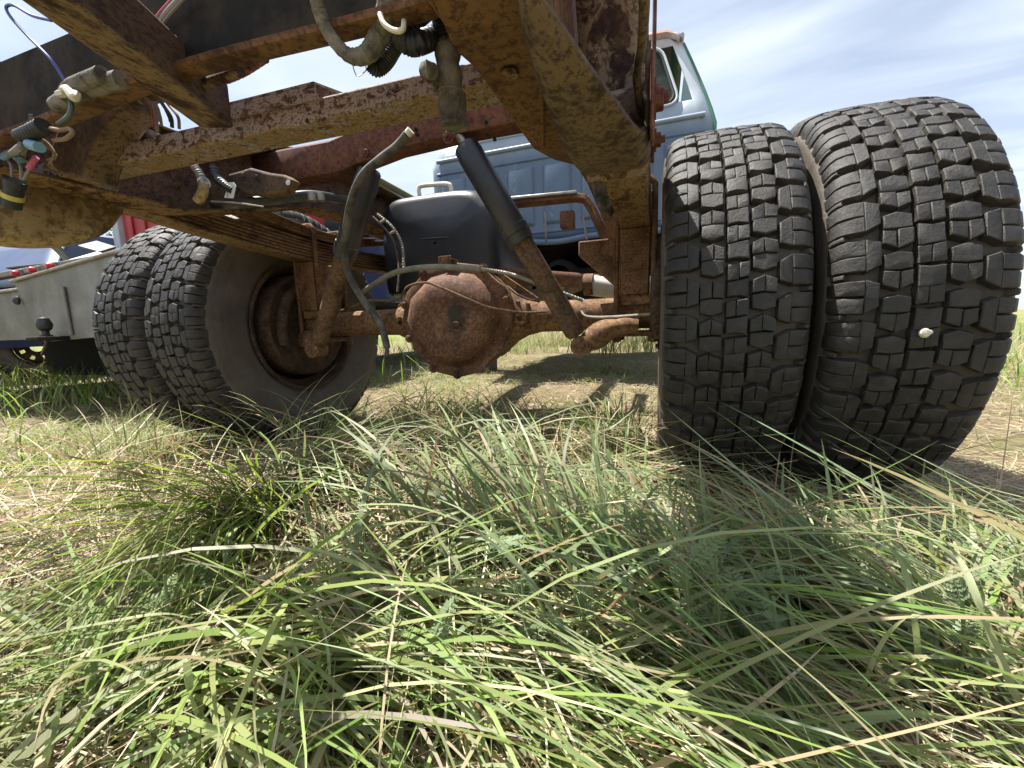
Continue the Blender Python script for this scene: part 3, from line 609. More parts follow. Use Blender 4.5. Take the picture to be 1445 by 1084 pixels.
# black plastic tank, other running gear -----------------------------------------
def tank():
    pr = lambda u: u
    rows = []
    y0, y1, x0, x1, z0, z1 = 1.36, 1.80, -1.005, -.515, .50, .868
    outline = [(x0+.03, z0), (x1-.03, z0), (x1, z0+.04), (x1, z1-.10), (x1-.035, z1-.045), (x1-.12, z1-.005), (x0+.14, z1), (x0+.05, z1-.01), (x0+.01, z1-.05), (x0, z1-.11), (x0, z0+.04)]
    ol = [(p[0], p[1]) for p in spline([(a, c_, 0) for a, c_ in outline+[outline[0]]], 4)][:-1]
    cx, cz = (x0+x1)/2, (z0+z1)/2
    for y, s in ((y0, .02), (y0, .80), (y0+.008, .90), (y0+.03, .965), (y0+.07, 1.0), (y1-.05, 1.0), (y1-.01, .95), (y1, .85), (y1, .02)):
        rows.append([(cx+(a-cx)*s, y, cz+(c_-cz)*s) for a, c_ in ol+[ol[0]]])
    b = MB(); b.grid(rows); o = b.build('fuel_tank', 'tank_plastic', T, smooth=True)
    b = MB(); zz = .700; b.tube([(x0+.02, y0+.028, zz+.012), (cx, y0-.0005, zz), (x1-.02, y0+.028, zz-.004)], .0035, 8, smooth=6); b.build('mould_seam', 'tank_plastic', o, smooth=True)
    b = MB(); b.tube([px(x, y, Y=1.50) for x, y in ((592, 276), (591, 266), (597, 262), (630, 260), (636, 264), (637, 275))], .0085, 10, smooth=4); b.build('white_handle', 'zip', o, smooth=True)
    b = MB(); b.tube([(-.75, y0-.002, .49), (-.75, y0-.004, .62)], .004, 6); return o
tank()
b = MB(); b.tube([px(829, 402, Y=1.52), px(870, 408, Y=1.55), px(940, 402, Y=1.6)], .036, 22); e_ = b.build('exhaust_pipe', 'white_pipe', T, smooth=True)
b = MB(); c = px(829, 402, Y=1.52); b.tube([c-Vector((.012, 0, 0)), c+Vector((.022, 0, 0))], .038, 22); b.build('pipe_collar', 'spring', e_, smooth=True)
b = MB(); b.tube([(-.50, 1.36, .55), (-.32, 1.75, .56), (-.30, 2.2, .60)], .03, 16, smooth=5); b.build('exhaust_pipe', 'rail', T, smooth=True)
# rusty tube frame between the rails ahead of the axle
r0 = [px(*q, Y=1.80) for q in ((700, 291), (745, 286), (812, 279), (826, 281), (836, 296), (852, 332), (866, 352))]
b = MB()
for a, c_ in zip(r0, r0[1:]): b.beam(a, c_+(c_-a).normalized()*.006, .05, .022, (0, .2, 1))
fr = b.build('cargo_frame', 'rail', T, bevel=.004)
b = MB(); b.beam(px(700, 284, Y=1.79), px(815, 273, Y=1.79), .055, .012); b.build('frame_cap', 'steel', fr, bevel=.003)
b = MB(); b.box(tuple(px(790, 322, Y=1.80)), tuple(px(812, 300, Y=1.85))); b.build('latch_plate', 'rail', fr, bevel=.003)
for a, c_ in (((769, 298), (771, 345)), ((822, 302), (828, 338))): b = MB(); b.beam(px(*a, Y=1.82), px(*c_, Y=1.84), .008, .006, (0, 1, 0)); b.build('frame_strut', 'steel', fr)
# gearbox and front running gear under the cab
b = MB(); b.lathe([(2.55, .08), (2.6, .12), (2.9, .13), (3.0, .17), (3.3, .2), (3.32, .05)], 24, 'Y', (XC, 0, .66)); b.build('gearbox', 'dark_under', T, smooth=True)
b = MB(); b.box((xL, 2.62, .66), (xR, 2.72, .72)); b.build('cross_member', 'dark_under', T, bevel=.004)
for xx in (-1.30, .16):
    b = MB(); b.box((xx if xx < XC else XC+.30, 3.0, .60), (XC-.30 if xx < XC else xx, 3.12, .658)); st_ = b.build('support_beam', 'dark_under', T, bevel=.004)
    for k in range(3): b = MB(); b.box((xx-.05, 2.94+.01*k, -.02+k*.2065), (xx+.05, 3.18-.01*k, .185+k*.2065)); b.build('timber_block', 'bark', st_, bevel=.008)

# cab --------------------------------------------------------------------------
def cab():
    Y0, Y1 = 2.56, 4.15; hb, ht, zf, zr = .857, .690, .90, 1.975
    def half(z):   # half width of the cab at height z
        return hb if z < 1.42 else hb+(ht-hb)*((z-1.42)/(1.90-1.42))**1.15 if z < 1.90 else ht-(z-1.90)*.9
    # rear wall as a grid with a window opening; pressed panels are separate parts
    wx0, wx1, wz0, wz1 = XC-.665, XC+.665, 1.545, 1.865
    zs = [zf, .945, 1.05, 1.2, 1.34, 1.42, 1.47, wz0, 1.62, 1.70, 1.78, wz1, 1.90, 1.935, 1.96]
    us = [-1, -.97, -.9, -.8, -.6, -.3, 0, .3, .6, .8, .9, .97, 1]
    b = MB(); rows = []
    for z in zs:
        hw = half(z); yb = Y0+(.10*max(0, (z-1.42)/.5))
        rows.append([(XC+u*hw, yb+(.05*max(0, abs(u)-.9)/.1), z) for u in us])
    b.grid(rows); m_ = len(us)
    keep = []
    for f in b.f:
        z_ = sum(b.v[i][2] for i in f)/4; x_ = sum(b.v[i][0] for i in f)/4
        if wz0 < z_ < wz1 and abs(x_-XC) < half(z_)*.9: continue
        keep.append(f)
    b.f = keep
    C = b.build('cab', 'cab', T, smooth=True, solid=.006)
    # sides, roof, firewall
    for s in (-1, 1):
        b = MB(); rows = []
        for z in (zf, 1.2, 1.42, 1.6, 1.75, 1.90, 1.94, 1.965): rows.append([(XC+s*(half(z)+.002), y, z) for y in (Y0+.06+.1*max(0, (z-1.42)/.5), Y0+.3, Y0+.7, Y1-.1-max(0, z-1.42)*.7)])
        b.grid(rows); b.f = [f for f in b.f if not (1.42 < sum(b.v[i][2] for i in f)/4 < 1.88 and Y0+.3 < sum(b.v[i][1] for i in f)/4)]
        b.build('side_panel', 'green_paint', C, smooth=True, solid=.006)
        b = MB(); b.prism([(XC+s*hb, Y0+.35, 1.0), (XC+s*hb, Y1-.2, 1.0), (XC+s*hb, Y1-.2, 1.4), (XC+s*hb, Y0+.35, 1.4)], (s*.012, 0, 0)); d = b.build('door', 'green_paint', C, bevel=.006)
        b = MB(); b.box((XC+s*(hb+.03)-.012, Y0+.40, 1.30), (XC+s*(hb+.03)+.012, Y0+.52, 1.33)); b.build('door_handle', 'steel', C, bevel=.005)
        b = MB(); g = [(XC+s*half(z), y, z) for z, y in ((1.43, Y0+.32), (1.43, Y1-.15), (1.86, Y1-.42), (1.86, Y0+.32))]; b.prism(g, (s*.004, 0, 0)); b.build('side_window', 'glass', C)
        b = MB(); b.tube([(XC+s*(half(1.92)+.008), Y0+.10, 1.915), (XC+s*(half(1.92)+.008), Y1-.4, 1.915)], .012, 8); b.build('drip_rail', 'cab', C, smooth=True)
    b = MB(); rows = []
    for y, dz in ((Y0+.096, -.045), (Y0+.092, -.02), (Y0+.11, .0), (Y0+.2, .022), (Y0+.6, .03), (Y1-.5, .02), (Y1-.42, -.02)):
        rows.append([(XC+u*(half(1.93)+.005), y, 1.955+dz+.03*(1-u*u)-.03*max(0, abs(u)-.93)/.07) for u in (-1, -.97, -.9, -.6, -.3, 0, .3, .6, .9, .97, 1)])
    b.grid(rows); b.build('roof', 'cab', C, smooth=True, solid=.008)
    b = MB(); b.tube([(XC+half(z)-.004, Y0+.045+.1*max(0, (z-1.42)/.5), z) for z in (.92, 1.1, 1.3, 1.42, 1.5, 1.6, 1.7, 1.8, 1.89)], .009, 8); b.build('corner_trim', 'green_paint', C, smooth=True)
    # windscreen, firewall, floor, hood
    b = MB(); b.prism([(XC-.78, Y1-.02, 1.40), (XC+.78, Y1-.02, 1.40), (XC+.66, Y1-.42, 1.90), (XC-.66, Y1-.42, 1.90)], (0, .005, .003)); b.build('windscreen', 'glass', C)
    b = MB(); b.box((XC-.84, Y0+.05, .86), (XC+.84, Y1, .90)); b.build('floor_pan', 'dark_under', C)
    b = MB(); b.box((XC-.82, Y1-.08, .90), (XC+.82, Y1-.02, 1.38)); b.build('firewall', 'dark_under', C)
    b = MB(); b.box((XC-.70, Y0+.30, .92), (XC+.70, Y0+.75, 1.18)); b.box((XC-.70, Y0+.16, 1.05), (XC+.70, Y0+.30, 1.55)); b.build('bench_seat', 'dark_under', C, bevel=.04, seg=3)
    b = MB(); rows = [[(XC+u*(.80-.02*(y-Y1)), y, 1.36-.04*(y-Y1)-.10*abs(u)**4) for u in np.linspace(-1, 1, 11)] for y in np.linspace(Y1-.05, Y1+1.15, 7)]; b.grid(rows); b.build('hood', 'green_paint', C, smooth=True, solid=.01)
    for s in (-1, 1): b = MB(); b.box((XC+s*.80-.06, Y1-.05, .75), (XC+s*.80+.06, Y1+1.15, 1.24)); b.build('front_fender', 'green_paint', C, bevel=.03)
    b = MB(); b.box((XC-.8, Y1+1.14, .7), (XC+.8, Y1+1.2, 1.25)); b.build('grille', 'silver', C, bevel=.01)
    # rear window: seal, glass
    def ring(dx, dz, r): 
        x0, x1, z0, z1 = -.665-dx, .665+dx, wz0-dz, wz1+dz; P = []
        for (cx, cz, a0) in ((x1-r, z0+r, -90), (x1-r, z1-r, 0), (x0+r, z1-r, 90), (x0+r, z0+r, 180)):
            for k in range(5):
                a = math.radians(a0+k*22.5); x, z = cx+r*math.cos(a), cz+r*math.sin(a)
                x *= 1-.16*max(0, (z-wz0)/(wz1-wz0))*.9 if True else 1
                P.append(Vector((XC+x, Y0+.10*max(0, (z-1.42)/.5)-.006, z)))
        return P
    P = ring(.008, .008, .06); b = MB(); b.tube(P+P[:2], .008, 8, caps=False); b.build('window_seal', 'cab', C, smooth=True)
    P = ring(-.006, -.006, .055); b = MB(); b.tube(P+P[:2], .008, 8, caps=False); b.build('window_gasket', 'window_seal', C, smooth=True)
    b = MB(); P2 = [p+Vector((0, .012, 0)) for p in P]; b.prism(P2, (0, .004, 0)); b.build('rear_window', 'glass', C)
    # pressed panels and beads of the rear wall
    n = 7; x0 = XC-.80; wd = 1.60/n
    for k in range(n):
        a, c_ = x0+k*wd+.028, x0+(k+1)*wd-.028
        for (za, zb) in ((.985, 1.335),):
            o2 = MB(); y = Y0-.004
            out = [(a, y, za), (c_, y, za), (c_, y, zb), (a, y, zb)]; inn = [(a+.014, y-.018, za+.014), (c_-.014, y-.018, za+.014), (c_-.014, y-.018, zb-.014), (a+.014, y-.018, zb-.014)]
            o2.add(out+inn, [(0, 1, 5, 4), (1, 2, 6, 5), (2, 3, 7, 6), (3, 0, 4, 7), (4, 5, 6, 7)]); o2.build('pressed_panel', 'cab', C, bevel=.005)
    for z, r in ((1.372, .010), (1.452, .013), (.945, .011)):
        b = MB(); b.tube([(XC-.80, Y0-.001, z), (XC-.3, Y0-.002, z), (XC+.3, Y0-.002, z), (XC+.80, Y0-.001, z)], r, 10); b.build('pressed_bead', 'cab', C, smooth=True)
    b = MB(); b.tube([(XC-.83+i*.083, Y0-.012, .885+.008*math.sin(i*1.1)) for i in range(21)], .018, 10, smooth=3); b.build('sill', 'cab', C, smooth=True)
    return C
CAB = cab()
b = MB(); b.box((XC-.62, 4.62, .45), (XC+.62, 4.68, .74)); b.build('front_valance', 'dark_under', T, bevel=.01)
b = MB(); b.box((XC-.55, 3.4, .42), (XC+.45, 4.3, .80)); b.build('engine_block', 'dark_under', T, bevel=.03)
# body supports between cab and rails
for s in (-1, 1):
    b = MB(); b.box((XC+s*.44-.04, 2.66, .832), (XC+s*.44+.04, 2.76, .858)); b.build('cab_mount', 'dark_under', T)

# brake lines, hoses, wiring -----------------------------------------------------
def run(name, pts, r, mat, parent=T, n=8, k=8, cap=True):
    b = MB(); b.tube([px(x, y, Y=Y_) for x, y, Y_ in pts], r, n, cap, smooth=k); return b.build(name, mat, parent, smooth=True)
run('brake_hose', [(512, 412, 1.07), (530, 400, 1.0), (560, 384, .97), (610, 377, .96), (678, 380, .97)], .0075, 'braid', n=12)
run('brake_cable', [(678, 380, .97), (720, 387, .98), (770, 405, 1.02), (822, 424, 1.07)], corr(.0042, .0012, 70), 'steel', n=8, k=60)
run('brake_line', [(475, 441, 1.10), (520, 425, 1.02), (560, 424, .98), (575, 405, .985), (600, 399, .99), (620, 405, .99), (660, 422, .995), (690, 434, 1.02), (735, 441, 1.09), (770, 440, 1.11)], .0034, 'pipe')
run('brake_line', [(820, 439, 1.09), (830, 447, 1.08), (870, 447, 1.07), (942, 441, 1.05)], .0035, 'steel')
run('vent_hose', [(576, 189, .80), (560, 207, .82), (535, 226, .85), (510, 250, .86), (494, 290, .88), (487, 340, .90), (489, 380, .92), (510, 420, .93), (535, 455, .93), (545, 485, .93), (546, 502, .93)], lambda t: .0095 if t < .93 else .006, 'hose', n=12)
run('hose_clip', [(575, 190, .80), (580, 184, .80)], .0085, 'zip', n=10)
run('ladder_cable', [(526, 306, 1.22), (545, 325, 1.22), (557, 345, 1.22), (563, 380, 1.2), (561, 412, 1.18)], .004, 'hose')
run('ladder_cable', [(532, 302, 1.22), (553, 320, 1.22), (567, 345, 1.22), (570, 378, 1.2)], corr(.004, .002, 26), 'braid', k=30)
for a, c_ in (((537, 314), (544, 310)), ((550, 330), (558, 326)), ((563, 374), (571, 372))): run('cable_clip', [(*a, 1.215), (*c_, 1.215)], .005, 'steel')
# harness at the top centre
run('wiring_harness', [(446, -20, 0.335), (450, 14, 0.345), (466, 50, 0.355), (492, 78, 0.365), (518, 76, 0.375), (536, 48, 0.375), (545, 20, 0.365), (552, -20, 0.355)], lambda t: .0062+.0035*max(0, min(1, (t-.4)*4))+.0004*math.sin(t*140), 'tape', n=14)
run('convoluted_conduit', [(560, -15, 0.375), (558, 20, 0.385), (562, 45, 0.385), (578, 62, 0.385), (600, 58, 0.395), (632, 44, 0.48)], corr(.0088, .0016, 30), 'conduit', k=40, n=12)
run('convoluted_conduit', [(522, 88, 0.385), (532, 96, 0.39), (545, 85, 0.395), (560, 62, 0.405), (590, 28, 0.415), (612, 8, 0.425)], corr(.0072, .0013, 34), 'conduit', k=46, n=12)
run('cable_tie', [(536, 20, 0.35), (542, 34, 0.347), (556, 43, 0.347), (568, 42, 0.35), (570, 30, 0.365)], .0024, 'zip', n=8)
run('loose_thread', [(496, 84, 0.365), (500, 100, 0.43), (505, 108, 0.43), (516, 100, 0.43), (516, 92, 0.365)], .0006, 'wire_brown', n=5)
run('convoluted_boot', [(618, -25, 0.4), (621, 5, 0.405), (627, 30, 0.41), (632, 55, 0.415)], corr(.0098, .0028, 14), 'conduit', k=40, n=16)
run('boot_cable', [(631, 45, 0.412), (634, 62, 0.414), (635, 74, 0.415)], .0028, 'steel')
wb = run('weathered_boot', [(632, 68, 0.415), (632, 90, 0.415), (635, 115, 0.416), (638, 145, 0.417), (640, 172, 0.418), (640, 178, 0.418)], lambda t: .0125+.001*math.sin(t*23)+(.0015 if t > .5 else 0), 'foam', n=16, k=8)
run('boot_flap', [(622, 118, 0.412), (612, 104, 0.41), (603, 98, 0.345), (600, 104, 0.41)], lambda t: .008-.003*t+.0012*math.sin(t*30), 'foam', wb, n=9)
run('boot_ring', [(637, 131, 0.4165), (637, 134, 0.4165)], .0142, 'foam', wb, n=18); run('boot_mouth', [(640, 170, 0.418), (640, 180, 0.4181)], .0135, 'foam', wb, n=18)
# bundle behind the diagonal tube
for i, (mt, dx) in enumerate((('wire_red', 0), ('wire_blue', 5), ('wire_grey', 10), ('wire_black', 3), ('wire_grey', 14), ('wire_black', 8))):
    run('loose_wire', [(262+dx, -18, .36), (240+dx*.8, 4+i, .36), (222+dx*.8, 25+i, .362), (208+dx, 48, .37), (205+dx*.7, 75, .39), (206+dx*.6, 105, .40)], .0022 if i != 2 else .0034, mt)
for i, (mt, x0, x1, yb) in enumerate((('wire_red', 205, 218, 182), ('wire_grey', 209, 228, 178), ('wire_black', 213, 243, 180), ('wire_black', 216, 240, 172), ('wire_brown', 219, 253, 182), ('wire_grey', 208, 222, 186))):
    run('loose_wire', [(x0, 100, .42), (x0+3, 125, .42), ((x0+x1)/2+2, 148, .42), (x1-2, 165, .42), (x1, yb, .42)], .0015+.0004*(i % 3), mt)
run('loose_wire', [(240, 35, 0.375), (256, 52, 0.375), (262, 70, 0.376), (268, 85, 0.38)], .002, 'wire_grey'); run('loose_wire', [(232, 50, 0.375), (245, 60, 0.375), (256, 80, 0.38)], .0022, 'wire_grey')
run('wiring_harness', [(92, 138, 0.335), (102, 124, 0.335), (118, 116, 0.335), (138, 108, 0.335), (146, 104, 0.335)], .0085, 'tape', n=12)
run('wiring_harness', [(80, 150, 0.345), (98, 138, 0.345), (120, 128, 0.345), (150, 118, 0.345), (172, 112, 0.345)], .0095, 'tape', n=12)
for k in range(4): run('loose_wire', [(145+k*2, 112+3*k, .405), (165, 108+4*k, .405), (180, 100+4*k, .405), (200, 104+3*k, .41)], .0024, ('wire_black', 'wire_grey', 'wire_black', 'wire_green')[k])
run('stiff_wire', [(72, 29, 0.315), (45, 22, 0.315), (20, 8, 0.315), (9, 10, 0.315), (15, 24, 0.315), (40, 52, 0.32), (70, 82, 0.325), (90, 112, 0.33), (96, 128, 0.33)], .0016, 'wire_blue', n=8)
run('stiff_wire', [(98, 138, 0.33), (101, 152, 0.325), (96, 165, 0.32), (82, 176, 0.315)], .0028, 'wire_green', n=8)
b = MB(); 
run('cable_tie', [(88, 133, 0.327), (94, 126, 0.323), (104, 138, 0.321), (108, 132, 0.325)], .0045, 'zip', n=8); run('cable_tie', [(83, 133, 0.325), (92, 131, 0.323)], .004, 'zip', n=6)
# coil of wire and the round trailer plug
for k in range(5):
    a0 = k*.7; run('wire_coil', [(28+k*2, 168+k, .375), (42, 162+k*2, .37), (60+k, 168+k*1.5, .372), (72, 180+k*1.5, .376), (60, 184+k, .37), (38, 174+2*k, .37), (27, 169+k, .374)], .0018, ('wire_grey', 'wire_black', 'wire_grey', 'wire_green', 'zip')[k])
run('convoluted_conduit', [(30, 194, 0.31), (45, 187, 0.309), (62, 178, 0.31)], corr(.0075, .0014, 9), 'conduit', k=24, n=12)
run('loose_wire', [(72, 182, 0.315), (85, 184, 0.317), (98, 182, 0.319), (102, 188, 0.319), (92, 196, 0.318), (76, 198, 0.317)], .0024, 'wire_brown')
run('loose_wire', [(34, 196, 0.31), (32, 204, 0.309), (24, 212, 0.308), (14, 218, 0.372)], .004, 'wire_grey'); run('loose_wire', [(36, 198, 0.311), (32, 218, 0.374), (30, 228, 0.373)], .0035, 'wire_grey')
run('wire_splice', [(4, 222, 0.372), (16, 216, 0.371), (28, 226, 0.371)], .0048, 'wire_teal', n=10); run('wire_splice', [(42, 204, 0.309), (56, 208, 0.309)], .006, 'wire_teal', n=10)
run('wire_splice', [(51, 222, 0.374), (46, 230, 0.373), (41, 238, 0.372)], .0038, 'wire_pink', n=10)
for x in (12, 25, 38): run('loose_wire', [(x, 228, .373), (x+4, 236, .372), (x+5 if x < 30 else x-5, 254, .371)], .0018, 'wire_grey')
for k in range(6): run('frayed_wire', [(60, 196+2*k, .377), (70+k*2, 204+3*k, .377), (78-2*k, 218+3*k, .376), (66+3*k, 226+3*k, .376)], .0009, 'wire_brown', n=5)
pa, pb = px(21, 254, Y=.37), px(16, 292, Y=.37); dp = (pb-pa).normalized(); Lp = (pb-pa).length
b = MB(); b.tube([pa, pa+dp*.003, pa+dp*.010, pa+dp*.011, pa+dp*(Lp*.7), pa+dp*(Lp*.98), pb], lambda t: .0128 if t < .4 else .0112, 22); plug = b.build('trailer_plug', 'black_plastic', T, smooth=True)
b = MB(); b.tube([pa+dp*(Lp*.52), pa+dp*(Lp*.53), pa+dp*(Lp*.68), pa+dp*(Lp*.69)], .0126, 22); b.build('plug_band', 'wire_yellow', plug, smooth=True)
# things along the left rail: flex hose with clamp, corroded bracket, cables, paper tag
run('flex_hose', [(272, 232, .66), (281, 245, .66), (287, 258, .66)], corr(.0075, .0015, 9), 'braid', k=20, n=12); run('hose_end', [(288, 258, .66), (286, 272, .66), (279, 284, .66)], .010, 'hanger_mud', n=14)
run('hose_clamp', [(286, 259, .66), (290, 257, .66)], .0115, 'steel', n=14)
run('convoluted_conduit', [(300, 235, .70), (305, 250, .70), (318, 262, .70), (330, 270, .70)], corr(.009, .0012, 12), 'conduit', k=20)
b = MB(); pts = [px(*q, Y=.74) for q in ((318, 246), (340, 240), (352, 236), (378, 243), (400, 246), (412, 254), (405, 262), (402, 270), (370, 276), (345, 272), (330, 264))]; b.prism(pts, (0, .03, 0)); cb = b.build('corroded_bracket', 'hanger', T, bevel=.006, seg=3)
for q in ((345, 249), (364, 252), (350, 261)): bolt(cb, px(*q, Y=.742), (0, -1, 0), .008, .005, 'hanger')
b = MB(); c = px(407, 258, Y=.738); b.tube([c, c+Vector((0, -.002, 0))], .0055, 14); b.build('bracket_cap', 'tag', cb)
for k, mt in enumerate(('conduit', 'black_plastic', 'hose')): run('rail_cable', [(300, 290+k*3, .74), (340, 285+k*3, .76), (390, 280+k*3, .80), (440, 274+k*4, .86), (500, 284+k*3, .95)], .009-.002*k, mt, n=10)
run('cable_clip', [(440, 272, .855), (441, 284, .855)], .011, 'steel', n=10); run('cable_clip', [(452, 272, .87), (453, 284, .87)], .0105, 'steel', n=10)
run('thin_line', [(298, 284, .69), (330, 286, .70), (372, 292, .73)], .0018, 'steel')
a_ = [px(*q, Y=.695) for q in ((321, 258), (329, 257), (333, 262), (329, 280), (316, 279), (321, 266))]; b = MB(); b.prism(a_, (0, .001, 0)); tg = b.build('paper_tag', 'tag', T)
c = px(325.5, 266, Y=.6945); k_ = [c+Vector((math.cos(a)*r, -.0006, math.sin(a)*r)) for a, r in [(math.pi/2+i*math.pi/5, .0042 if i % 2 == 0 else .0018) for i in range(10)]]; b = MB(); b.prism(k_, (0, .0005, 0)); b.build('printed_star', 'lettering', tg)
b = MB()
for i in range(5): q = px(321, 271+i*1.6, Y=.6945); b.box((q.x-.001, q.y-.0006, q.z-.0006), (q.x+.0012, q.y-.0002, q.z+.0006))
b.build('printed_text', 'lettering', tg)

# ------------------------------------------------------------------ snail shell on the outer tyre
c = px(1305, 470, Y=.763); b = MB(); b.lathe([(-.004, .0), (-.003, .005), (0, .0072), (.004, .0052), (.007, .0)], 14, 'Y', c); b.lathe([(-.002, .0), (-.001, .003), (.002, .004), (.005, .0)], 10, 'Y', c+Vector((.006, 0, .001)))
tag(b.build('snail_shell', 'shell', smooth=True), 'small pale snail shell stuck on the outer right tyre tread', 'shell')

# ------------------------------------------------------------------ neighbouring vehicles
def flatbed():
    F_ = thing('flatbed_truck', 'navy flatbed pickup with dull aluminium tail skirt and faded tan roof', 'truck', (-3.3, 2.6, 0))
    q = lambda x, y: px(x, y, Y=1.18)
    def sheet(poly, mat, name, parent=F_, d=.012): b = MB(); b.prism(poly, (0, d, 0)); return b.build(name, mat, parent, bevel=.003)
    def W(x, z, y=1.18): return Vector((x, y, z))
    s1 = sheet([W(-4.9, .385), (-2.72, 1.18, .385), (-2.80, 1.18, .64), W(-4.9, .60)], 'silver', 'tail_skirt')
    sheet([(-2.86, 1.160, .372), (-2.02, 1.160, .40), (-2.02, 1.160, .755), (-2.5, 1.160, .715), (-3.02, 1.160, .672)], 'silver', 'tail_skirt')
    for P_ in ([(-4.9, 1.172, .602), (-2.80, 1.172, .642)], [(-3.02, 1.152, .674), (-2.5, 1.152, .717), (-2.02, 1.152, .757)]): b = MB(); b.tube(P_, .008, 8); b.build('skirt_lip', 'steel', F_, smooth=True)
    for x in (-4.4, -3.9, -3.4, -2.6, -2.3): b = MB(); b.box((x-.012, 1.146 if x > -3 else 1.168, .40), (x+.012, 1.158 if x > -3 else 1.178, .60+.03*(x+3.4))); b.build('skirt_fold', 'silver', F_, bevel=.004)
    b = MB(); b.box((-4.9, 1.20, .56), (-2.0, 3.0, .60)); b.build('deck', 'undercoat_shade', F_, bevel=.01)
    b = MB(); b.beam((-4.9, 1.26, .70), (-2.0, 1.26, .765), .05, .03); b.build('deck_rail', 'silver', F_, bevel=.006)
    for x, z in ((-2.98, .71), (-2.83, .715), (-2.68, .722)):
        b = MB(); b.lathe([(0, .0), (.0, .014), (-.016, .014), (-.022, .010), (-.024, 0)], 14, 'Y', (x, 1.165, z)); l = b.build('marker_light', 'red_lens', F_, smooth=True); b = MB(); b.box((x-.02, 1.166, z-.02), (x+.02, 1.18, z+.02)); b.build('light_base', 'silver', F_, bevel=.003)
    c = px(62, 458, Y=1.10); b = MB(); b.lathe([(.035, .0), (.028, .020), (.0, .030), (-.022, .024), (-.03, .014), (-.046, .014), (-.050, .024), (-.054, .024)], 18, 'Z', (c.x, c.y, c.z)); b.build('hitch_ball', 'black_plastic', F_, smooth=True)
    b = MB(); b.box((c.x-.05, 1.05, c.z-.075), (c.x+.05, 1.4, c.z-.055)); b.build('hitch_tongue', 'undercoat_shade', F_, bevel=.005)
    c = px(26, 424, Y=1.165); b = MB(); b.lathe([(0, .022), (-.01, .022), (-.02, .012), (-.022, 0)], 16, 'Y', c); b.build('plug_socket', 'black_plastic', F_, smooth=True)
    b = MB(); b.tube([px(62, 470, Y=1.12), px(66, 482, Y=1.15), px(60, 500, Y=1.2)], .008, 8, smooth=4); b.build('tail_wire', 'wire_black', F_, smooth=True)
    b = MB(); b.box((-4.6, 1.3, .45), (-2.2, 3.2, .62)); b.build('frame', 'dark_under', F_, bevel=.01)
    b = MB(); b.box((-4.7, 1.9, .10), (-2.1, 1.92, .50)); b.build('deck_shade_panel', 'dark_under', F_)  # added dark panel standing in for the shade under the deck
    for x in (-4.35, -2.35):
        for y in (2.35, 4.6):
            o = bpy.data.objects.new('wheel', RIM); COL.objects.link(o); o.parent = F_; o.matrix_parent_inverse = Matrix.Translation(-F_.location); o.location = (x, y, .36); o.scale = (.9, .9, .9)
            t = bpy.data.objects.new('tyre', TY); COL.objects.link(t); t.parent = o
    # cab
    b = MB(); rows = []
    prof = [(.55, .92), (.9, .95), (1.15, .95), (1.2, .93), (1.60, .80), (1.70, .76), (1.755, .68), (1.775, .4), (1.78, 0)]
    for y, s in ((3.20, 1), (3.22, 1), (4.6, 1)):
        rows.append([(-3.22-hw, y+(.06 if z > 1.2 else 0), z) for z, hw in prof]+[(-3.22+hw, y+(.06 if z > 1.2 else 0), z) for z, hw in prof[::-1][1:]])
    b.grid(rows); n = len(rows[0]); b.f.append(tuple(range(n))); C = b.build('cab', 'navy', F_, bevel=.01)
    b = MB(); b.grid([[(-3.22+u*hw, y, z) for u in (-1, -.5, 0, .5, 1)] for y, hw, z in ((3.22, .70, 1.74), (3.24, .72, 1.785), (3.5, .72, 1.80), (4.5, .70, 1.79), (4.6, .66, 1.73))]); b.build('roof', 'tan_roof', C, smooth=True, solid=.01)
    b = MB(); b.prism([(-3.92, 3.235, 1.24), (-2.48, 3.235, 1.24), (-2.56, 3.235, 1.62), (-3.84, 3.235, 1.62)], (0, -.01, 0)); b.build('rear_window', 'glass', C, bevel=.003)
    b = MB(); P = [Vector(p) for p in ((-3.93, 3.225, 1.23), (-2.47, 3.225, 1.23), (-2.55, 3.225, 1.63), (-3.85, 3.225, 1.63))]; b.tube(P+[P[0]], .014, 8); b.build('window_seal', 'window_seal', C, smooth=True)
    b = MB(); b.prism([(-2.272, 3.4, 1.2), (-2.272, 4.4, 1.2), (-2.40, 4.2, 1.62), (-2.40, 3.4, 1.62)], (.006, 0, 0)); b.build('side_window', 'glass', C)
    b = MB(); b.box((-4.1, 4.6, .6), (-2.35, 5.8, 1.12)); b.build('hood', 'navy', F_, bevel=.06, seg=3)
    # bent scrap on the deck
    for (x0, y0, x1, y1, yy) in ((75, 345, 118, 388, 1.5), (110, 372, 150, 360, 1.4), (20, 380, 100, 372, 1.45), (125, 352, 150, 345, 1.6)):
        b = MB(); b.beam(px(x0, y0, Y=yy), px(x1, y1, Y=yy+.15), .10, .012, (.3, .2, 1)); o = b.build('scrap_panel', 'silver', bevel=.003); tag(o, {75: 'bent silver scrap strip leaning on the flatbed deck', 110: 'flat silver scrap strip behind the red marker lights', 20: 'long silver scrap strip along the flatbed deck edge', 125: 'short silver scrap strip by the red container'}[x0], 'scrap')
    return F_
flatbed()
b = MB(); b.grid([[(-3.35-.45*v-1.5*u, 1.45+.30*v, .70+.04*u+.34*v**.8-.03*(u-.5)**2) for u in np.linspace(0, 1, 8)] for v in np.linspace(0, 1, 8)]); tag(b.build('car_hood', 'navy', smooth=True, solid=.02), 'loose dark blue car hood lying tilted on the flatbed deck', 'hood')
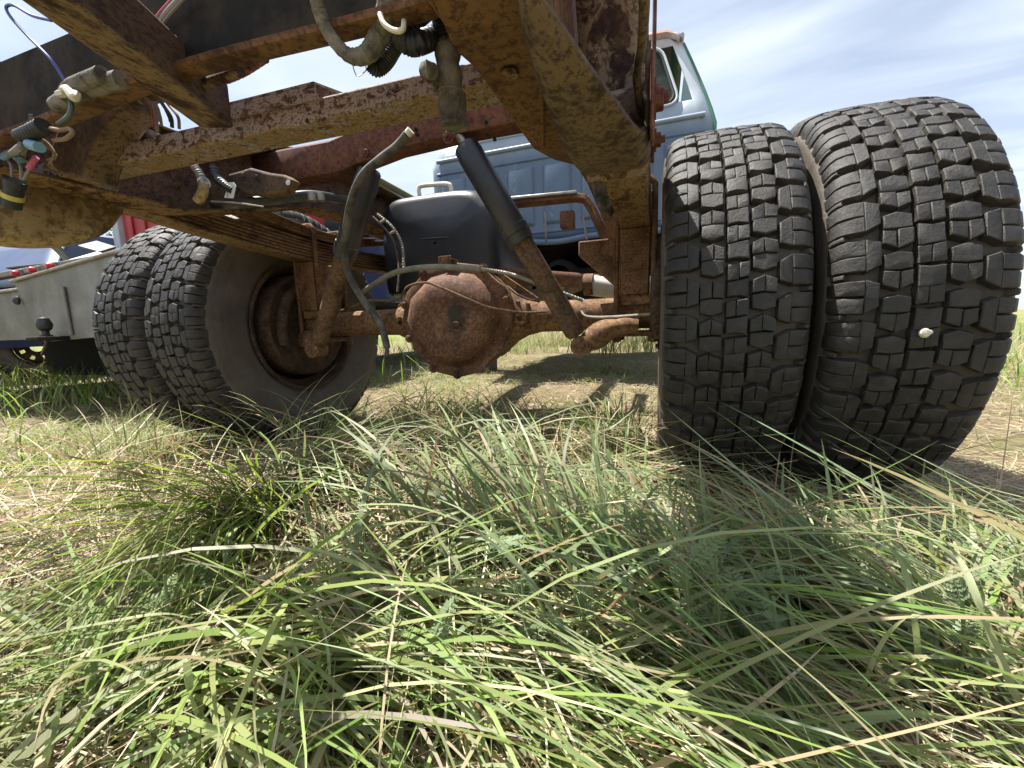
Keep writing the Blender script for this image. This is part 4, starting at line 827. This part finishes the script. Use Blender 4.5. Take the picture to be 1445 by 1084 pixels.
def red_container():
    a = px(166, 330, Y=2.3); base = Vector((a.x, 2.3, 0))
    R_ = thing('red_container', 'red ribbed metal container with pale grey corner post', 'container', (base.x-.1, 2.9, 0))
    x0 = base.x; b = MB(); b.box((x0+.05, 2.32, .737), (x0+1.55, 2.98, 1.45)); body = b.build('container_body', 'red_box', R_, bevel=.01)
    for k in range(9): b = MB(); xx = x0+.16+k*.16; b.box((xx-.03, 2.302, .80), (xx+.03, 2.3195, 1.40)); b.build('wall_rib', 'red_box', R_, bevel=.006)
    b = MB(); b.box((x0-.03, 2.28, .736), (x0+.048, 2.36, 1.50)); b.build('corner_post', 'grey_post', R_, bevel=.006)
    b = MB(); b.box((x0+.05, 2.295, 1.405), (x0+1.55, 2.318, 1.46)); b.build('top_rail', 'red_box', R_, bevel=.006)
red_container()
def blue_car():
    B = thing('blue_car', 'dark blue sedan parked beyond the aluminium tail skirt', 'car', (-6.9, 2.4, 0))
    y0 = 1.4
    b = MB(); rows = []
    for y, zt, hw in ((1.4, .95, .80), (1.45, 1.06, .88), (2.3, 1.12, .92), (2.5, 1.15, .92), (4.6, 1.02, .9), (5.6, .95, .86), (5.75, .70, .78)):
        rows.append([(-6.4-hw, y, .32), (-6.4-hw-.03, y, .6), (-6.4-hw, y, zt-.12), (-6.4-hw+.08, y, zt-.02), (-6.4, y, zt), (-6.4+hw-.08, y, zt-.02), (-6.4+hw, y, zt-.12), (-6.4+hw+.03, y, .6), (-6.4+hw, y, .32)])
    b.grid(rows); b.f.append(tuple(range(9))); b.build('body', 'navy', B, smooth=True)
    b = MB(); rows = []
    for y, z, hw in ((2.2, 1.12, .8), (2.75, 1.52, .62), (3.9, 1.54, .62), (4.6, 1.05, .78)): rows.append([(-6.4-hw-.04, y, 1.0), (-6.4-hw, y, z-.04), (-6.4-hw+.1, y, z), (-6.4+hw-.1, y, z), (-6.4+hw, y, z-.04), (-6.4+hw+.04, y, 1.0)])
    b.grid(rows); b.build('cabin', 'navy', B, smooth=True)
    b = MB(); b.prism([(-7.05, 2.29, 1.2), (-5.75, 2.29, 1.2), (-5.88, 2.66, 1.48), (-6.92, 2.66, 1.48)], (0, -.01, .008)); b.build('rear_window', 'glass', B)
    for x in (-7.2, -5.6):
        for y in (2.2, 4.9):
            o = bpy.data.objects.new('wheel', RIM); COL.objects.link(o); o.parent = B; o.matrix_parent_inverse = Matrix.Translation(-B.location); o.location = (x, y, .32); o.scale = (.75, .79, .79)
            t = bpy.data.objects.new('tyre', TY); COL.objects.link(t); t.parent = o
    for s in (-1, 1): b = MB(); b.box((-6.4+s*.68-.12, 1.385, .72), (-6.4+s*.68+.12, 1.42, .86)); b.build('tail_light', 'red_lens', B, bevel=.01)
    b = MB(); b.box((-7.2, 1.33, .42), (-5.6, 1.42, .60)); b.build('bumper', 'silver', B, bevel=.03)
blue_car()

# ------------------------------------------------------------------ far trees
def tree(x, y, hgt_, rad, label, seed):
    R_ = np.random.default_rng(seed); o = thing('broadleaf_tree', label, 'tree', (x, y, -.1))
    b = MB(); b.tube([(x, y, -.2), (x+.1, y, hgt_*.3), (x-.1, y+.1, hgt_*.6)], lambda t: .16*(1-.6*t), 8, smooth=3)
    for k in range(6):
        a = k*1.05; b.tube([(x, y, hgt_*.3+k*.08), (x+rad*.4*math.cos(a), y+rad*.4*math.sin(a), hgt_*.55), (x+rad*.7*math.cos(a), y+rad*.7*math.sin(a), hgt_*.75)], lambda t: .06*(1-.7*t), 6, smooth=3)
    b.build('trunk', 'bark', o, smooth=True)
    nc = 60; cc = R_.normal(0, 1, (nc, 3)); cc /= np.linalg.norm(cc, axis=1)[:, None]; cc *= (R_.uniform(.3, 1, (nc, 1)))**.5; cc = cc*[rad, rad, hgt_*.36]+[x, y, hgt_*.64]
    n = 7000; ctr = cc[R_.integers(0, nc, n)]+R_.normal(0, rad*.13, (n, 3)); u = R_.normal(0, 1, (n, 3)); u /= np.linalg.norm(u, axis=1)[:, None]; v = np.cross(u, R_.normal(0, 1, (n, 3))); v /= np.linalg.norm(v, axis=1)[:, None]
    s = R_.uniform(.05, .11, (n, 1)); V = np.stack([ctr-u*s, ctr+v*s*.5, ctr+u*s, ctr-v*s*.5], 1).reshape(-1, 3)
    me = bpy.data.meshes.new('crown'); me.from_pydata(V.tolist(), [], np.arange(n*4).reshape(-1, 4).tolist()); me.materials.append(M['tree'])
    c = bpy.data.objects.new('crown', me); COL.objects.link(c); adopt(c, o)
for x, y, h_, r_, l_, s_ in ((-19, 7, 4.6, 2.6, 'wide leafy green tree far behind the red container', 1), (-27, 15, 6, 3.2, 'tall leafy green tree far beyond the flatbed truck', 2), (-14, 24, 5.0, 2.8, 'round leafy tree in the field beyond the tan roof', 3), (24, 20, 5.0, 3.0, 'lone leafy tree far out beyond the big right tyres', 4)): tree(x, y, h_, r_, l_, s_)

# ------------------------------------------------------------------ grass
def blades(name, root, az, L, wd, th0, bend, col0, col1, segs, mat, twist=None, curl=None, kind='stuff', tipfac=None):
    """ribbons: root Nx3, heading az, length, width, start tilt from vertical, total bend, colours at root and tip"""
    n = len(az); t = np.linspace(0, 1, segs+1); pos = np.zeros((n, segs+1, 3)); pos[:, 0] = root
    twist = np.zeros(n) if twist is None else twist; curl = np.zeros(n) if curl is None else curl
    dl = (L/segs)[:, None]; P = root.copy(); zmin = hgt(root[:, 0], root[:, 1])
    for k in range(1, segs+1):
        tm = (t[k]+t[k-1])/2; th = th0+bend*tm**1.25; a = az+curl*tm
        d = np.stack([np.sin(th)*np.cos(a), np.sin(th)*np.sin(a), np.cos(th)], 1); P = P+d*dl
        P[:, 2] = np.maximum(P[:, 2], zmin+.004+.012*(np.arange(n) % 7)/7); pos[:, k] = P
    tan = np.gradient(pos, axis=1); side = np.stack([-np.sin(az), np.cos(az), np.zeros(n)], 1)[:, None, :].repeat(segs+1, 1)
    nrm = np.cross(tan, side); nrm /= np.linalg.norm(nrm, axis=2)[..., None]+1e-9
    tw = (twist[:, None]*t[None])[..., None]; side = side*np.cos(tw)+nrm*np.sin(tw)
    prof = np.interp(t, [0, .12, .45, .8, 1], [.6, .9, 1, .62, .04]); hw = (wd[:, None]*prof[None]*.5)[..., None]
    near = np.linalg.norm(pos-CAMP, axis=2).min(1); kp = (near > .26) & ~((pos[..., 2].max(1) > .27) & (near < .75)); pos, side, hw, col0, col1 = pos[kp], side[kp], hw[kp]*np.clip(near[kp]/.5, .55, 1)[:, None, None], col0[kp], col1[kp]; n = len(pos)
    V = np.stack([pos-side*hw, pos+side*hw], 2).reshape(-1, 3)
    base = (np.arange(n)*(segs+1)*2)[:, None]+(np.arange(segs)*2)[None]
    F = np.stack([base, base+1, base+3, base+2], -1).reshape(-1, 4)
    me = bpy.data.meshes.new(name); me.vertices.add(len(V)); me.vertices.foreach_set('co', V.astype(np.float32).ravel())
    me.loops.add(F.size); me.loops.foreach_set('vertex_index', F.astype(np.int32).ravel()); me.polygons.add(len(F))
    me.polygons.foreach_set('loop_start', np.arange(0, F.size, 4, dtype=np.int32)); me.polygons.foreach_set('use_smooth', np.ones(len(F), bool)); me.update(); me.validate()
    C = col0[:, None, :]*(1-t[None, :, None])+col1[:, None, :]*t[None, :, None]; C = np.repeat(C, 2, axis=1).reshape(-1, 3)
    ca = me.attributes.new('col', 'FLOAT_COLOR', 'POINT'); ca.data.foreach_set('color', np.concatenate([C, np.ones((len(C), 1))], 1).astype(np.float32).ravel())
    me.materials.append(M[mat]); o = bpy.data.objects.new(name, me); COL.objects.link(o); o['kind'] = kind; return o
GREENS = np.array([(.23, .285, .115), (.26, .31, .145), (.20, .28, .09), (.29, .33, .175), (.24, .295, .15), (.22, .31, .09)])
STRAWS = np.array([(.42, .34, .21), (.35, .275, .165), (.48, .41, .27), (.26, .19, .11), (.45, .385, .28)])
def pick(pal, n, var=.16):
    return np.clip(pal[rng.integers(0, len(pal), n)]*(1+rng.normal(0, var, (n, 1)))*(1+rng.normal(0, .05, (n, 3))), .01, .9)
TYRES = [(xRI, YA), (xRO, YA), (2*XC-xRI, YA), (2*XC-xRO, YA)]
def ok(x, y, pad=0):
    k = np.hypot(x, y) > .17
    for tx, ty in TYRES: k &= ~((np.abs(x-tx) < .115+pad) & (np.abs(y-ty) < .15+pad))
    return k
BARE = [(px(*q, Z=0), r) for q, r in (((40, 860), .06), ((745, 840), .045), ((965, 720), .11), ((985, 800), .06), ((1390, 640), .3), ((1290, 720), .14), ((1100, 715), .16), ((1200, 725), .16), ((1010, 690), .12), ((80, 720), .07), ((880, 620), .08))]
def bare(x, y):
    k = (noise2(x, y, 6.5, .8)+.12*np.sin(23*x+17*y) < .27)
    for p, r in BARE: k |= np.hypot(x-p.x, y-p.y) < r*(1+.35*np.sin(9*x+7*y))
    return k
def rootpts(x, y): return np.stack([x, y, hgt(x, y)-.004], 1)
def noise2(x, y, f, s=0):
    return .5+.25*(np.sin(f*x*1.3+f*y*.7+s)+np.sin(f*y*1.7-f*x*.6+2.1*s+1)) 
class Bag:
    def __init__(s): s.a = [[] for _ in range(10)]
    def add(s, *k):
        for l, v in zip(s.a, k): l.append(v)
    def make(s, name, segs, mat):
        c = [np.concatenate(l) for l in s.a]; return blades(name, c[0], c[1], c[2], c[3], c[4], c[5], c[6], c[7], segs, mat, c[8], c[9])
def dirpx(x0, y0, x1, y1):
    a, b_ = px(x0, y0, Z=0), px(x1, y1, Z=0); return math.atan2(b_.y-a.y, b_.x-a.x)
LG = Bag()
def clump(cx, cy, n, rad, az, spread, L, Lv, wd, tilt, bend, pal=GREENS, dry=.15):
    x = cx+rng.normal(0, rad, n); y = cy+rng.normal(0, rad, n); k = ok(x, y) & ~(bare(x, y) & (rng.random(n) < .85)); x, y = x[k], y[k]; n = len(x)
    if n == 0: return
    a = rng.normal(az, spread, n) if spread < 3 else rng.uniform(0, 2*math.pi, n)
    l = np.clip(rng.normal(L, Lv, n), .06, None)*.84*np.where(x > -.06, .64, 1)*np.where((y > .85) & (y < 3), .72, 1); c = pick(pal, n); tip = c*np.array([1.25, 1.15, 1.1]); d = rng.random(n) < dry
    c[d] = pick(STRAWS, d.sum()); tip[d] = c[d]; yel = rng.random(n) < .12; tip[yel] = pick(STRAWS, yel.sum())*.8
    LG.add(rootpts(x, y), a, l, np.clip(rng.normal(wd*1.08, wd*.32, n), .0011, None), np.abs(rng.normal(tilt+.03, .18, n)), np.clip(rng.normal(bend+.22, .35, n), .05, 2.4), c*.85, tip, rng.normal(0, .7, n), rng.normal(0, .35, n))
# named clumps: pixel of the root on the ground, pixel the blades lean towards
def cl(px0, px1, n, rad, spread, L, Lv, wd, tilt, bend, **k):
    p = px(*px0, Z=0); clump(p.x, p.y, n, rad, dirpx(*px0, *px1), spread, L, Lv, wd, tilt, bend, **k)
YG = np.array([(.19, .27, .07), (.23, .30, .09), (.16, .25, .06)])
BG_ = np.array([(.165, .225, .11), (.21, .265, .145), (.17, .24, .095), (.25, .30, .18)])
cl((370, 725), (150, 1020), 380, .035, .09, .64, .06, .0026, .92, .45, pal=YG, dry=.02)       # yellow-green swathe sweeping to the left
cl((420, 700), (700, 690), 260, .07, .5, .40, .08, .0034, .55, 1.2, pal=BG_)
cl((560, 740), (760, 830), 260, .07, .35, .42, .08, .0040, .6, 1.0, pal=BG_)
cl((820, 900), (620, 700), 240, .055, .35, .42, .08, .0042, .42, .75, pal=BG_)                 # dark green fan leaning left and back
cl((930, 860), (700, 640), 170, .055, .4, .40, .08, .004, .5, .8, pal=BG_)
cl((1000, 940), (840, 800), 160, .05, .4, .36, .08, .0042, .5, .9, pal=BG_)
cl((1330, 900), (1180, 740), 330, .075, .5, .24, .06, .0040, .40, .95, pal=BG_, dry=.04)      # right fan
cl((1400, 860), (1420, 700), 200, .08, .9, .19, .05, .0040, .3, 1.0)
cl((1250, 960), (1010, 830), 230, .06, .4, .31, .07, .0048, .6, .8, pal=BG_)
cl((1150, 1000), (900, 900), 120, .07, .5, .36, .08, .0048, .8, .8, pal=BG_)
cl((1420, 1000), (1300, 800), 160, .07, .7, .23, .06, .0048, .4, 1.0)
cl((880, 660), (760, 600), 380, .05, .7, .36, .07, .0026, .3, 1.1)
cl((760, 640), (600, 600), 420, .08, .8, .36, .07, .0026, .4, 1.3)
cl((660, 660), (560, 620), 420, .08, .9, .36, .07, .0026, .4, 1.2)
cl((600, 620), (700, 600), 340, .08, 3, .36, .07, .0026, .3, 1.1)
cl((520, 640), (480, 560), 380, .09, 3, .36, .07, .0026, .3, 1.1)
cl((360, 620), (330, 560), 360, .07, 1.2, .36, .07, .0026, .25, 1.0)
cl((205, 690), (190, 590), 120, .05, 1.0, .26, .05, .003, .15, .7)
cl((300, 960), (560, 1000), 170, .07, .5, .38, .08, .006, .75, 1.0, pal=GREENS)
cl((480, 900), (780, 1050), 200, .08, .4, .42, .08, .006, .75, .9, pal=GREENS)
cl((620, 960), (420, 900), 110, .08, .8, .34, .08, .005, .7, 1.0)
cl((120, 1040), (260, 900), 110, .07, .8, .22, .06, .0055, .7, .8)
cl((60, 960), (20, 1000), 100, .07, 1.2, .22, .06, .0055, .6, 1.0)
cl((740, 1010), (980, 1060), 170, .08, .6, .34, .08, .005, .85, .8)
cl((700, 860), (480, 720), 90, .06, .35, .50, .06, .0052, .6, .95, pal=BG_)
for q in ((420, 600), (300, 610), (250, 600), (520, 600), (470, 590), (160, 600), (90, 620), (150, 650), (40, 660), (260, 660)): cl(q, (q[0]+10, q[1]-60), 90, .07, 3, .17, .05, .0028, .3, .9, pal=np.vstack([YG, GREENS]))
for q in ((60, 525), (110, 515), (20, 535), (145, 520), (85, 545), (0, 550), (40, 505), (120, 500)): cl(q, (q[0]+4, q[1]-30), 110, .10, 3, .34, .08, .004, .15, .7, pal=np.array([(.21, .31, .07), (.25, .33, .09)]))
# single large blades and stalks that arch across the foreground
def hero(pts, wd, pal, i=0):
    P = np.array([px(x, y, Z=z) for x, y, z in pts]); t = np.array(spline([Vector(p) for p in P], 5)); m_ = len(t); tan = np.gradient(t, axis=0); side = np.cross(tan, [0.15*math.sin(i), .1, 1]); side /= np.linalg.norm(side, axis=1)[:, None]
    u = np.linspace(0, 1, m_); hw = (wd*.5*np.interp(u, [0, .15, .6, 1], [.7, 1, .85, .06]))[:, None]; mid = t-np.array([0, 0, .18*wd]); return t-side*hw, mid, t+side*hw, pal
HER = [([(40, 900, .08), (150, 878, .12), (230, 866, .12), (275, 872, .10)], .006, 3), ([(250, 833, .02), (330, 880, .07), (400, 925, .09), (470, 985, .05)], .009, 0), ([(290, 705, .03), (420, 722, .16), (520, 712, .19), (600, 718, .19), (700, 760, .15), (775, 812, .10)], .0055, 1),
 ([(560, 660, .05), (610, 635, .18), (690, 690, .18), (750, 770, .14), (800, 850, .05)], .0048, 0), ([(1210, 1000, .03), (1240, 915, .15), (1290, 868, .2), (1340, 895, .17)], .0035, 3), ([(263, 933, .12), (275, 1000, .08), (320, 1084, .03)], .006, 1), ([(80, 1090, .02), (130, 1000, .08), (200, 930, .12), (250, 880, .14)], .007, 0),
 ([(60, 1090, .02), (80, 1010, .06), (95, 955, .09)], .007, 1), ([(960, 1055, .02), (1080, 1030, .08), (1200, 1012, .12), (1290, 1006, .12), (1350, 1015, .1)], .006, 1), ([(470, 825, .1), (560, 832, .13), (700, 830, .12), (800, 845, .06)], .004, 0), ([(430, 1075, .02), (465, 950, .1), (440, 820, .15)], .003, 3),
 ([(340, 1075, .02), (420, 960, .1), (485, 850, .16)], .0032, 4), ([(1130, 815, .14), (1250, 930, .1), (1330, 1000, .05)], .0032, 4), ([(1420, 980, .03), (1330, 880, .15), (1210, 850, .16), (1090, 830, .12)], .005, 0), ([(1300, 1010, .02), (1170, 900, .16), (1030, 820, .19), (980, 800, .17)], .0052, 2),
 ([(850, 910, .02), (790, 800, .12), (720, 700, .18), (640, 640, .18)], .005, 2), ([(880, 900, .02), (860, 760, .15), (800, 700, .17), (740, 700, .15)], .0042, 0), ([(950, 900, .02), (900, 780, .14), (820, 730, .16), (720, 740, .13)], .0046, 2), ([(520, 1084, .03), (430, 980, .1), (300, 930, .1), (250, 930, .08)], .0055, 1),
 ([(600, 860, .03), (700, 930, .1), (820, 1010, .1), (960, 1084, .05)], .006, 1), ([(480, 870, .05), (600, 950, .1), (700, 1040, .08), (760, 1084, .04)], .007, 3), ([(0, 800, .06), (100, 780, .08), (170, 750, .06)], .003, 4), ([(700, 980, .05), (560, 900, .1), (420, 850, .1)], .0028, 4), ([(1445, 1010, .05), (1400, 900, .16), (1360, 800, .2), (1330, 760, .2)], .0055, 3),
 ([(1300, 980, .03), (1290, 870, .14), (1270, 790, .17), (1235, 760, .16)], .0045, 1), ([(1380, 950, .03), (1385, 840, .15), (1400, 770, .17), (1440, 745, .16)], .0045, 0)]
hv, hf, hc = [], [], []
for i, (pts, wd, kind) in enumerate(HER):
    A_, B_, C_, _ = hero(pts, wd, kind, i); o_ = len(hv); m_ = len(A_); hv += np.stack([A_, B_, C_], 1).reshape(-1, 3).tolist(); hf += [(o_+j*3+k, o_+j*3+k+1, o_+j*3+k+4, o_+j*3+k+3) for j in range(m_-1) for k in (0, 1)]
    cc_ = [(.25, .33, .14), (.30, .37, .17), (.17, .25, .10), (.34, .38, .21), (.46, .38, .25)][kind]; hc += [cc_]*(m_*3)
me = bpy.data.meshes.new('broad_blades'); me.from_pydata(hv, [], hf); me.polygons.foreach_set('use_smooth', [True]*len(hf)); ca = me.attributes.new('col', 'FLOAT_COLOR', 'POINT'); ca.data.foreach_set('color', np.array([(*c, 1) for c in hc], dtype=np.float32).ravel()); me.materials.append(M['grass'])
ho = bpy.data.objects.new('broad_blades', me); COL.objects.link(ho); ho['kind'] = 'stuff'
for k in range(46): clump(rng.uniform(-3.2, 1.6), rng.uniform(4.7, 8.0), 60, .16, 0, 3, .50, .12, .007, .15, .7, dry=.5)
# random tufts everywhere near
m = 620; tx_ = rng.uniform(-2.6, 1.7, m); ty_ = rng.uniform(.12, 3.4, m)
for x, y in zip(tx_, ty_):
    dens = noise2(x, y, 2.3, .4); under = (-1.1 < x < 0) and (.95 < y < 2.4); d = math.hypot(x, y)
    if dens < (.30 if not under else .5): continue
    if x > -.12 and .5 < y < 1.3 and (x < .45 or rng.random() < .6): continue
    hs = .62 if x > -.15 and y > .45 else 1
    clump(x, y, int(rng.integers(14, 34)*(.55 if under else 1)), .05, rng.uniform(0, 6.28), 1.4, (.145 if not under else .08)*hs, .04*hs, .003 if d > .6 else .004, .62, 1.2, dry=.14)
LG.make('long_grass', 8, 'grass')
# matted layer: long blades lying over one another
n = 3400; x = rng.uniform(-1.25, .75, n); y = rng.uniform(.14, .95, n); k = ok(x, y) & ((x < -.08) | (y < .6)) & (noise2(x, y, 2.1, .2)+rng.normal(0, .15, n) > .38) & ~bare(x, y); x, y = x[k], y[k]; n = len(x)
flow = np.where(x < -.42, -2.35, np.where(x > .08, 2.75, -.62))+rng.normal(0, .38, n); c = pick(np.vstack([GREENS, BG_, STRAWS[:2], YG]), n); r0 = rootpts(x, y); r0[:, 2] += rng.uniform(0, .075, n)
blades('matted_grass', r0, flow, rng.uniform(.16, .42, n), np.clip(rng.normal(.0028, .0012, n), .0012, .007), rng.normal(1.12, .16, n), rng.uniform(.1, .75, n), c*.9, c*1.15, 8, 'grass', rng.normal(0, .9, n), rng.normal(0, .4, n))
# low green understory
n = 28000; x = rng.uniform(-3.4, 2.2, n); y = rng.uniform(.1, 4.2, n); k = ok(x, y) & (noise2(x, y, 3.1, 1.7)+rng.normal(0, .16, n) > .52) & ~(bare(x, y) & (rng.random(n) < .8)); x, y = x[k], y[k]; n = len(x)
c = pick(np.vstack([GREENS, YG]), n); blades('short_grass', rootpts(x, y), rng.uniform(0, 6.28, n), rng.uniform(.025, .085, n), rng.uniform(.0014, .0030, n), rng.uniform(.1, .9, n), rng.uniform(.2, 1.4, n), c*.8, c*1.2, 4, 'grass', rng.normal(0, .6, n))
# dry straw thatch lying flat
n = 90000; x = np.concatenate([rng.uniform(-1.3, .9, n//2), rng.uniform(-3.4, 2.4, n-n//2)]); y = np.concatenate([rng.uniform(.12, 1.3, n//2), rng.uniform(.1, 4.4, n-n//2)]); k = ok(x, y, -.05); x, y = x[k], y[k]; n = len(x)
c = pick(STRAWS, n, .25); az = rng.uniform(0, 6.28, n); blades('dry_straw', rootpts(x, y)+np.stack([0*x, 0*x, rng.uniform(.004, .022, n)], 1), az, rng.uniform(.03, .13, n), rng.uniform(.0012, .0028, n), rng.normal(1.5, .13, n), rng.uniform(-.15, .5, n), c, c*.95, 3, 'straw', rng.normal(0, 1, n), rng.normal(0, .7, n))
# long dry stalks woven through the green
n = 4600; x = rng.uniform(-1.3, .9, n); y = rng.uniform(.15, 1.1, n); k = ok(x, y) & (noise2(x, y, 3.3, .9) > .3); x, y = x[k], y[k]; n = len(x); c = pick(STRAWS, n, .2)
blades('dry_stalks', rootpts(x, y)+np.stack([0*x, 0*x, rng.uniform(0, .09, n)*(x < -.1)], 1), rng.normal(-.55, .6, n)+math.pi*(rng.random(n) < .3), rng.uniform(.12, .36, n), rng.uniform(.0012, .0032, n), rng.uniform(.95, 1.45, n), rng.uniform(.1, .7, n), c, c, 6, 'straw', rng.normal(0, .8, n), rng.normal(0, .25, n))
# a few thin upright stalks in front of the right tyres
st = [((1240, 720), (1225, 520), .34), ((1330, 700), (1318, 600), .27), ((1110, 740), (1080, 560), .22), ((1090, 730), (1200, 600), .2), ((1400, 760), (1430, 640), .28), ((1180, 740), (1160, 640), .24), ((1290, 760), (1400, 640), .26), ((1010, 700), (960, 620), .2), ((1050, 720), (960, 640), .22)]
P0 = [px(*a, Z=0) for a, b_, l in st]; az = np.array([dirpx(*a, *b_) for a, b_, l in st]); n = len(st); xs, ys = np.array([p.x for p in P0]), np.array([p.y for p in P0]); c = pick(np.vstack([GREENS[3:4], STRAWS[2:3]]), n)
blades('grass_stalks', rootpts(xs, ys), az, np.array([l for _, _, l in st]), np.full(n, .0022), np.full(n, .12), rng.uniform(.3, .9, n), c, c*1.2, 10, 'grass', rng.normal(0, .5, n), rng.normal(0, .3, n))
# far field
n = 42000; r = rng.uniform(3.0, 17, n); a = rng.uniform(math.radians(20), math.radians(185), n); x, y = r*np.cos(a), r*np.sin(a); k = (noise2(x, y, 1.4, .3)+rng.normal(0, .2, n) > .42) & ~((x > -1.5) & (x < .4) & (y < 5)); x, y, r = x[k], y[k], r[k]; n = len(x)
root = rootpts(x, y); root[:, 2] = hgt(x, y)*np.clip(1.6-r/6, 0, 1)-.02-np.clip(r-9, 0, 40)*.004; c = pick(np.vstack([YG, GREENS, YG, STRAWS[:1]]), n)
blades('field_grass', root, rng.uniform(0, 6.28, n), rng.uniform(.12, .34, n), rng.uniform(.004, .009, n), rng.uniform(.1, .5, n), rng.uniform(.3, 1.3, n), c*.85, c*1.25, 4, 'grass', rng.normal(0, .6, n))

# ferny weeds ------------------------------------------------------------------
def frond_mesh(name, seed):
    R_ = random.Random(seed); b = MB(); L = .075
    pts = [Vector((L*t, 0, .03*math.sin(t*1.8))) for t in np.linspace(0, 1, 12)]
    b.tube(pts, lambda t: .0009*(1.2-t), 5)
    for i in range(2, 12):
        p = pts[i]; ln_ = .018*math.sin(math.pi*min(.97, .25+i/14))
        for s in (-1, 1):
            d = Vector((.55, s, .15*R_.uniform(-1, 1))).normalized()
            for m_ in range(3):      # each leaflet is lobed
                q = p+d*(ln_*(.30+.28*m_)); w_ = ln_*.24; e = Vector((1, -s*.3, 0)).normalized()
                b.add([q-d*ln_*.2, q+e*w_, q+d*ln_*.32+Vector((0, 0, .001)), q-e*w_], [(0, 1, 2, 3)])
    return b.mesh(name, 'weed' if seed % 2 else 'weed2')
FR = [frond_mesh('frond', s) for s in (1, 2)]
wp = [(965, 985), (1010, 960), (900, 900), (880, 860), (640, 905), (700, 930), (1000, 1040), (1080, 1060), (560, 1030), (740, 1050), (250, 980), (1330, 1060), (960, 1060), (620, 1060), (1130, 770), (1180, 700), (520, 860), (1040, 1000), (820, 1020), (330, 900)]
for i, q in enumerate(wp):
    p = px(*q, Z=.0); p.z = float(hgt(p.x, p.y)); hgt_ = random.uniform(.10, .16) if q[1] > 800 else .06
    o = thing('ferny_weed', 'small ferny green weed growing low among the long grass', 'weed', tuple(p), 'ferny weeds in the grass')
    b = MB(); b.tube([p, p+Vector((.005, 0, hgt_*.5)), p+Vector((0, .006, hgt_))], .0014, 6, smooth=3); b.build('stem', M['weed'], o, smooth=True)
    for k in range(9):
        f = bpy.data.objects.new('frond', FR[i % 2]); COL.objects.link(f); f.parent = o; f.matrix_parent_inverse = Matrix.Translation(-o.location)
        f.location = p+Vector((0, 0, hgt_*(.25+.75*k/8))); f.rotation_euler = (random.uniform(-.3, .3), random.uniform(-.8, .1), k*2.4+random.uniform(-.3, .3)); s = random.uniform(.38, .68); f.scale = (s, s, s)
